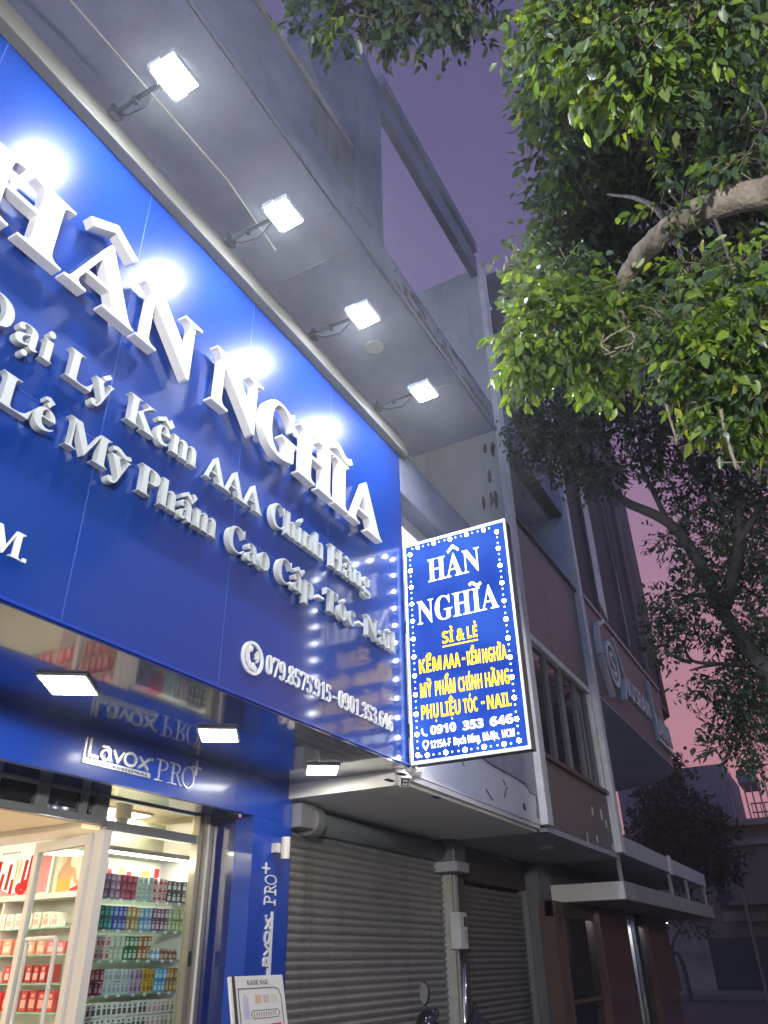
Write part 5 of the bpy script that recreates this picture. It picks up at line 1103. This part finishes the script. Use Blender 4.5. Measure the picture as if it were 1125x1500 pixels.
for pts in ([(1090, 975, 10.9), (1050, 972, 10.6), (1015, 968, 10.5), (1003, 945, 10.5), (1012, 915, 10.5)], [(1012, 970, 10.5), (985, 960, 10.4), (960, 930, 10.4)], [(1095, 905, 11), (1125, 880, 11.2), (1160, 850, 11.4)], [(1050, 972, 10.6), (1010, 982, 10.4)], [(1115, 1000, 11), (1090, 1060, 10.8), (1080, 1100, 10.7)]):
    limb(m, [at(*p) for p in pts], [.03 * (1 - .7 * i / (len(pts) - 1)) for i in range(len(pts))], 6)
m.build('small_branch', BARK2, T2, smooth=True)
D2 = [cl(800, 610, 40, 10.1, 85), cl(770, 640, 28, 10.0, 45), cl(830, 650, 42, 10.2, 80), cl(870, 600, 50, 10.4, 95), cl(800, 690, 26, 10.1, 30), cl(850, 700, 30, 10.2, 40), cl(900, 690, 30, 10.5, 40), cl(930, 620, 55, 10.7, 95), cl(860, 560, 50, 10.6, 70), cl(920, 560, 50, 10.8, 80),
      cl(990, 640, 55, 11.1, 75), cl(1060, 680, 60, 11.3, 95), cl(1110, 640, 60, 11.4, 80), cl(1020, 730, 45, 11.2, 60), cl(980, 590, 50, 11.2, 70), cl(1050, 590, 60, 11.5, 80), cl(1100, 740, 55, 11.3, 85), cl(960, 690, 24, 10.9, 20), cl(980, 790, 22, 10.9, 18), cl(1120, 560, 60, 11.5, 60),
      cl(1125, 830, 45, 11.4, 70), cl(1110, 900, 45, 11.2, 70), cl(1060, 800, 30, 11.2, 24), cl(1010, 830, 26, 10.8, 24), cl(1025, 870, 30, 10.8, 36), cl(980, 880, 28, 10.6, 28), cl(1000, 910, 32, 10.6, 34), cl(970, 940, 26, 10.5, 24), cl(960, 900, 16, 10.5, 8), cl(975, 955, 16, 10.5, 10), cl(1040, 930, 28, 10.7, 24),
      cl(1080, 1010, 36, 10.8, 44), cl(1040, 1005, 26, 10.5, 20), cl(1115, 1050, 34, 10.9, 44), cl(1075, 1060, 30, 10.8, 34), cl(1010, 1020, 12, 10.4, 6), cl(1060, 1085, 26, 10.7, 22), cl(1100, 1090, 24, 10.8, 22), cl(1120, 1130, 16, 10.9, 10), cl(1090, 1120, 10, 10.8, 5), cl(1035, 1090, 12, 10.6, 6),
      cl(1040, 780, 50, 11.6, 50), cl(1110, 800, 60, 11.8, 90), cl(1120, 960, 45, 11.5, 70), cl(1010, 680, 50, 11.6, 60), cl(1090, 860, 45, 11.6, 50), cl(1040, 850, 34, 11.3, 26), cl(950, 640, 45, 11.3, 50), cl(1070, 740, 60, 11.9, 70), cl(1125, 700, 60, 11.9, 70), cl(1100, 960, 36, 11.4, 40), cl(1122, 1010, 40, 11.3, 44), cl(1095, 1035, 30, 11, 26)]
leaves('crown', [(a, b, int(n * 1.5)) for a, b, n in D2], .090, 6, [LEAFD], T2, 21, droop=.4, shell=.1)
# dark tree by the corner, and a creeper spilling over the far wall
T3 = thing('dark_tree', 'dense dark tree in the shade behind the corner canopies', 'tree', (31, 4.6, 0))
m = MB(); limb(m, [(31, 4.6, -.1), (31.1, 4.5, 2), (30.5, 3.6, 4.2)], [.22, .18, .12], 10); m.build('trunk', BARK2, T3)
D3 = [cl(975, 1200, 40, 30, 190), cl(1000, 1235, 34, 30, 150), cl(1025, 1255, 26, 30, 95), cl(1015, 1190, 28, 30.5, 90), cl(960, 1150, 22, 30, 60), cl(985, 1135, 22, 30.5, 45), cl(1045, 1270, 16, 29.5, 38), cl(1060, 1215, 14, 30, 24), cl(1030, 1215, 30, 30.5, 90), cl(960, 1230, 36, 30, 120), cl(1075, 1265, 14, 29.5, 24), cl(975, 1118, 12, 30, 18), cl(1055, 1285, 12, 29.5, 16), cl(1000, 1270, 26, 30, 60)]
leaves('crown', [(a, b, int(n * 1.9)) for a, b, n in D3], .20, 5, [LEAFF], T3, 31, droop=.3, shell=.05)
T4 = thing('bare_tree', 'thin leaning tree with few leaves in front of the plaster panel', 'tree', (40, 4.1, 0))
m = MB(); q = [px(1010, 1455, 40), px(1004, 1425, 40), px(995, 1400, 40), px(985, 1392, 40), px(988, 1375, 40), px(1000, 1355, 40)]; q[0].z = -.1
limb(m, q, [.10, .09, .08, .07, .05, .03], 8); limb(m, [px(996, 1452, 40), px(990, 1420, 40), px(982, 1385, 40)], [.09, .08, .06], 8); m.build('trunk', BARK2, T4)
leaves('crown', [cl(1000, 1345, 18, 40, 30), cl(1020, 1352, 14, 40, 20)], .2, 5, [LEAFF], T4, 33, droop=.3, shell=.05)

for x, y, h, lab in [(26.0, -6.3, 8.2, 'roadside tree across from the corner building'), (31.0, -6.4, 9.2, 'roadside tree past the corner on the far kerb'), (37.5, -6.6, 9.6, 'roadside tree farthest along the far kerb')]:
    t = thing('roadside_tree', 'bushy dark ' + lab, 'tree', (x, y, -.13))
    m = MB(); limb(m, [(x, y, -.15), (x + .1, y, 2.2), (x, y + .1, h - 1)], [.2, .16, .1], 8); m.build('trunk', BARK2, t)
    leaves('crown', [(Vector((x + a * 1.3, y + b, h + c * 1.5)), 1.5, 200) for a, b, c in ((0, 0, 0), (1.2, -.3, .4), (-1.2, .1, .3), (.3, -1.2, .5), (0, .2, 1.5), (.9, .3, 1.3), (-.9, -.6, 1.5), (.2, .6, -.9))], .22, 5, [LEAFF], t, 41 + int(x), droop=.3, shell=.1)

# thin wire under the balcony ceiling
m = MB(); m.tube([(-2, .0 + .55, 8.0), (1.39, .55, 8.35), (3.6, .55, 8.47), (4.4, .5, 8.2)], .008, 5)
tag(m.build('ceiling_wire', POSTW), 'thin pale wire strung below the balcony ceiling behind the floodlights', 'wire')

# ------------------------------------------------------------------ thin haze added as a stand-in for the lens veil around the lamps
m = MB(); m.box(-40, 90, -40, 30, -1.2, 22.0)
hm = bpy.data.materials.new('veil_haze'); hm.use_nodes = True; ht = hm.node_tree; ht.nodes.clear()
pv = ht.nodes.new('ShaderNodeVolumePrincipled'); pv.inputs['Color'].default_value = (.86, .88, 1.0, 1); pv.inputs['Density'].default_value = 0.0040; pv.inputs['Anisotropy'].default_value = 0.8
ho = ht.nodes.new('ShaderNodeOutputMaterial'); ht.links.new(pv.outputs[0], ho.inputs['Volume'])
HZ = m.build('haze', hm); HZ['kind'] = 'stuff'; HZ['label'] = 'thin added haze standing in for the soft lens veil around the lamps'
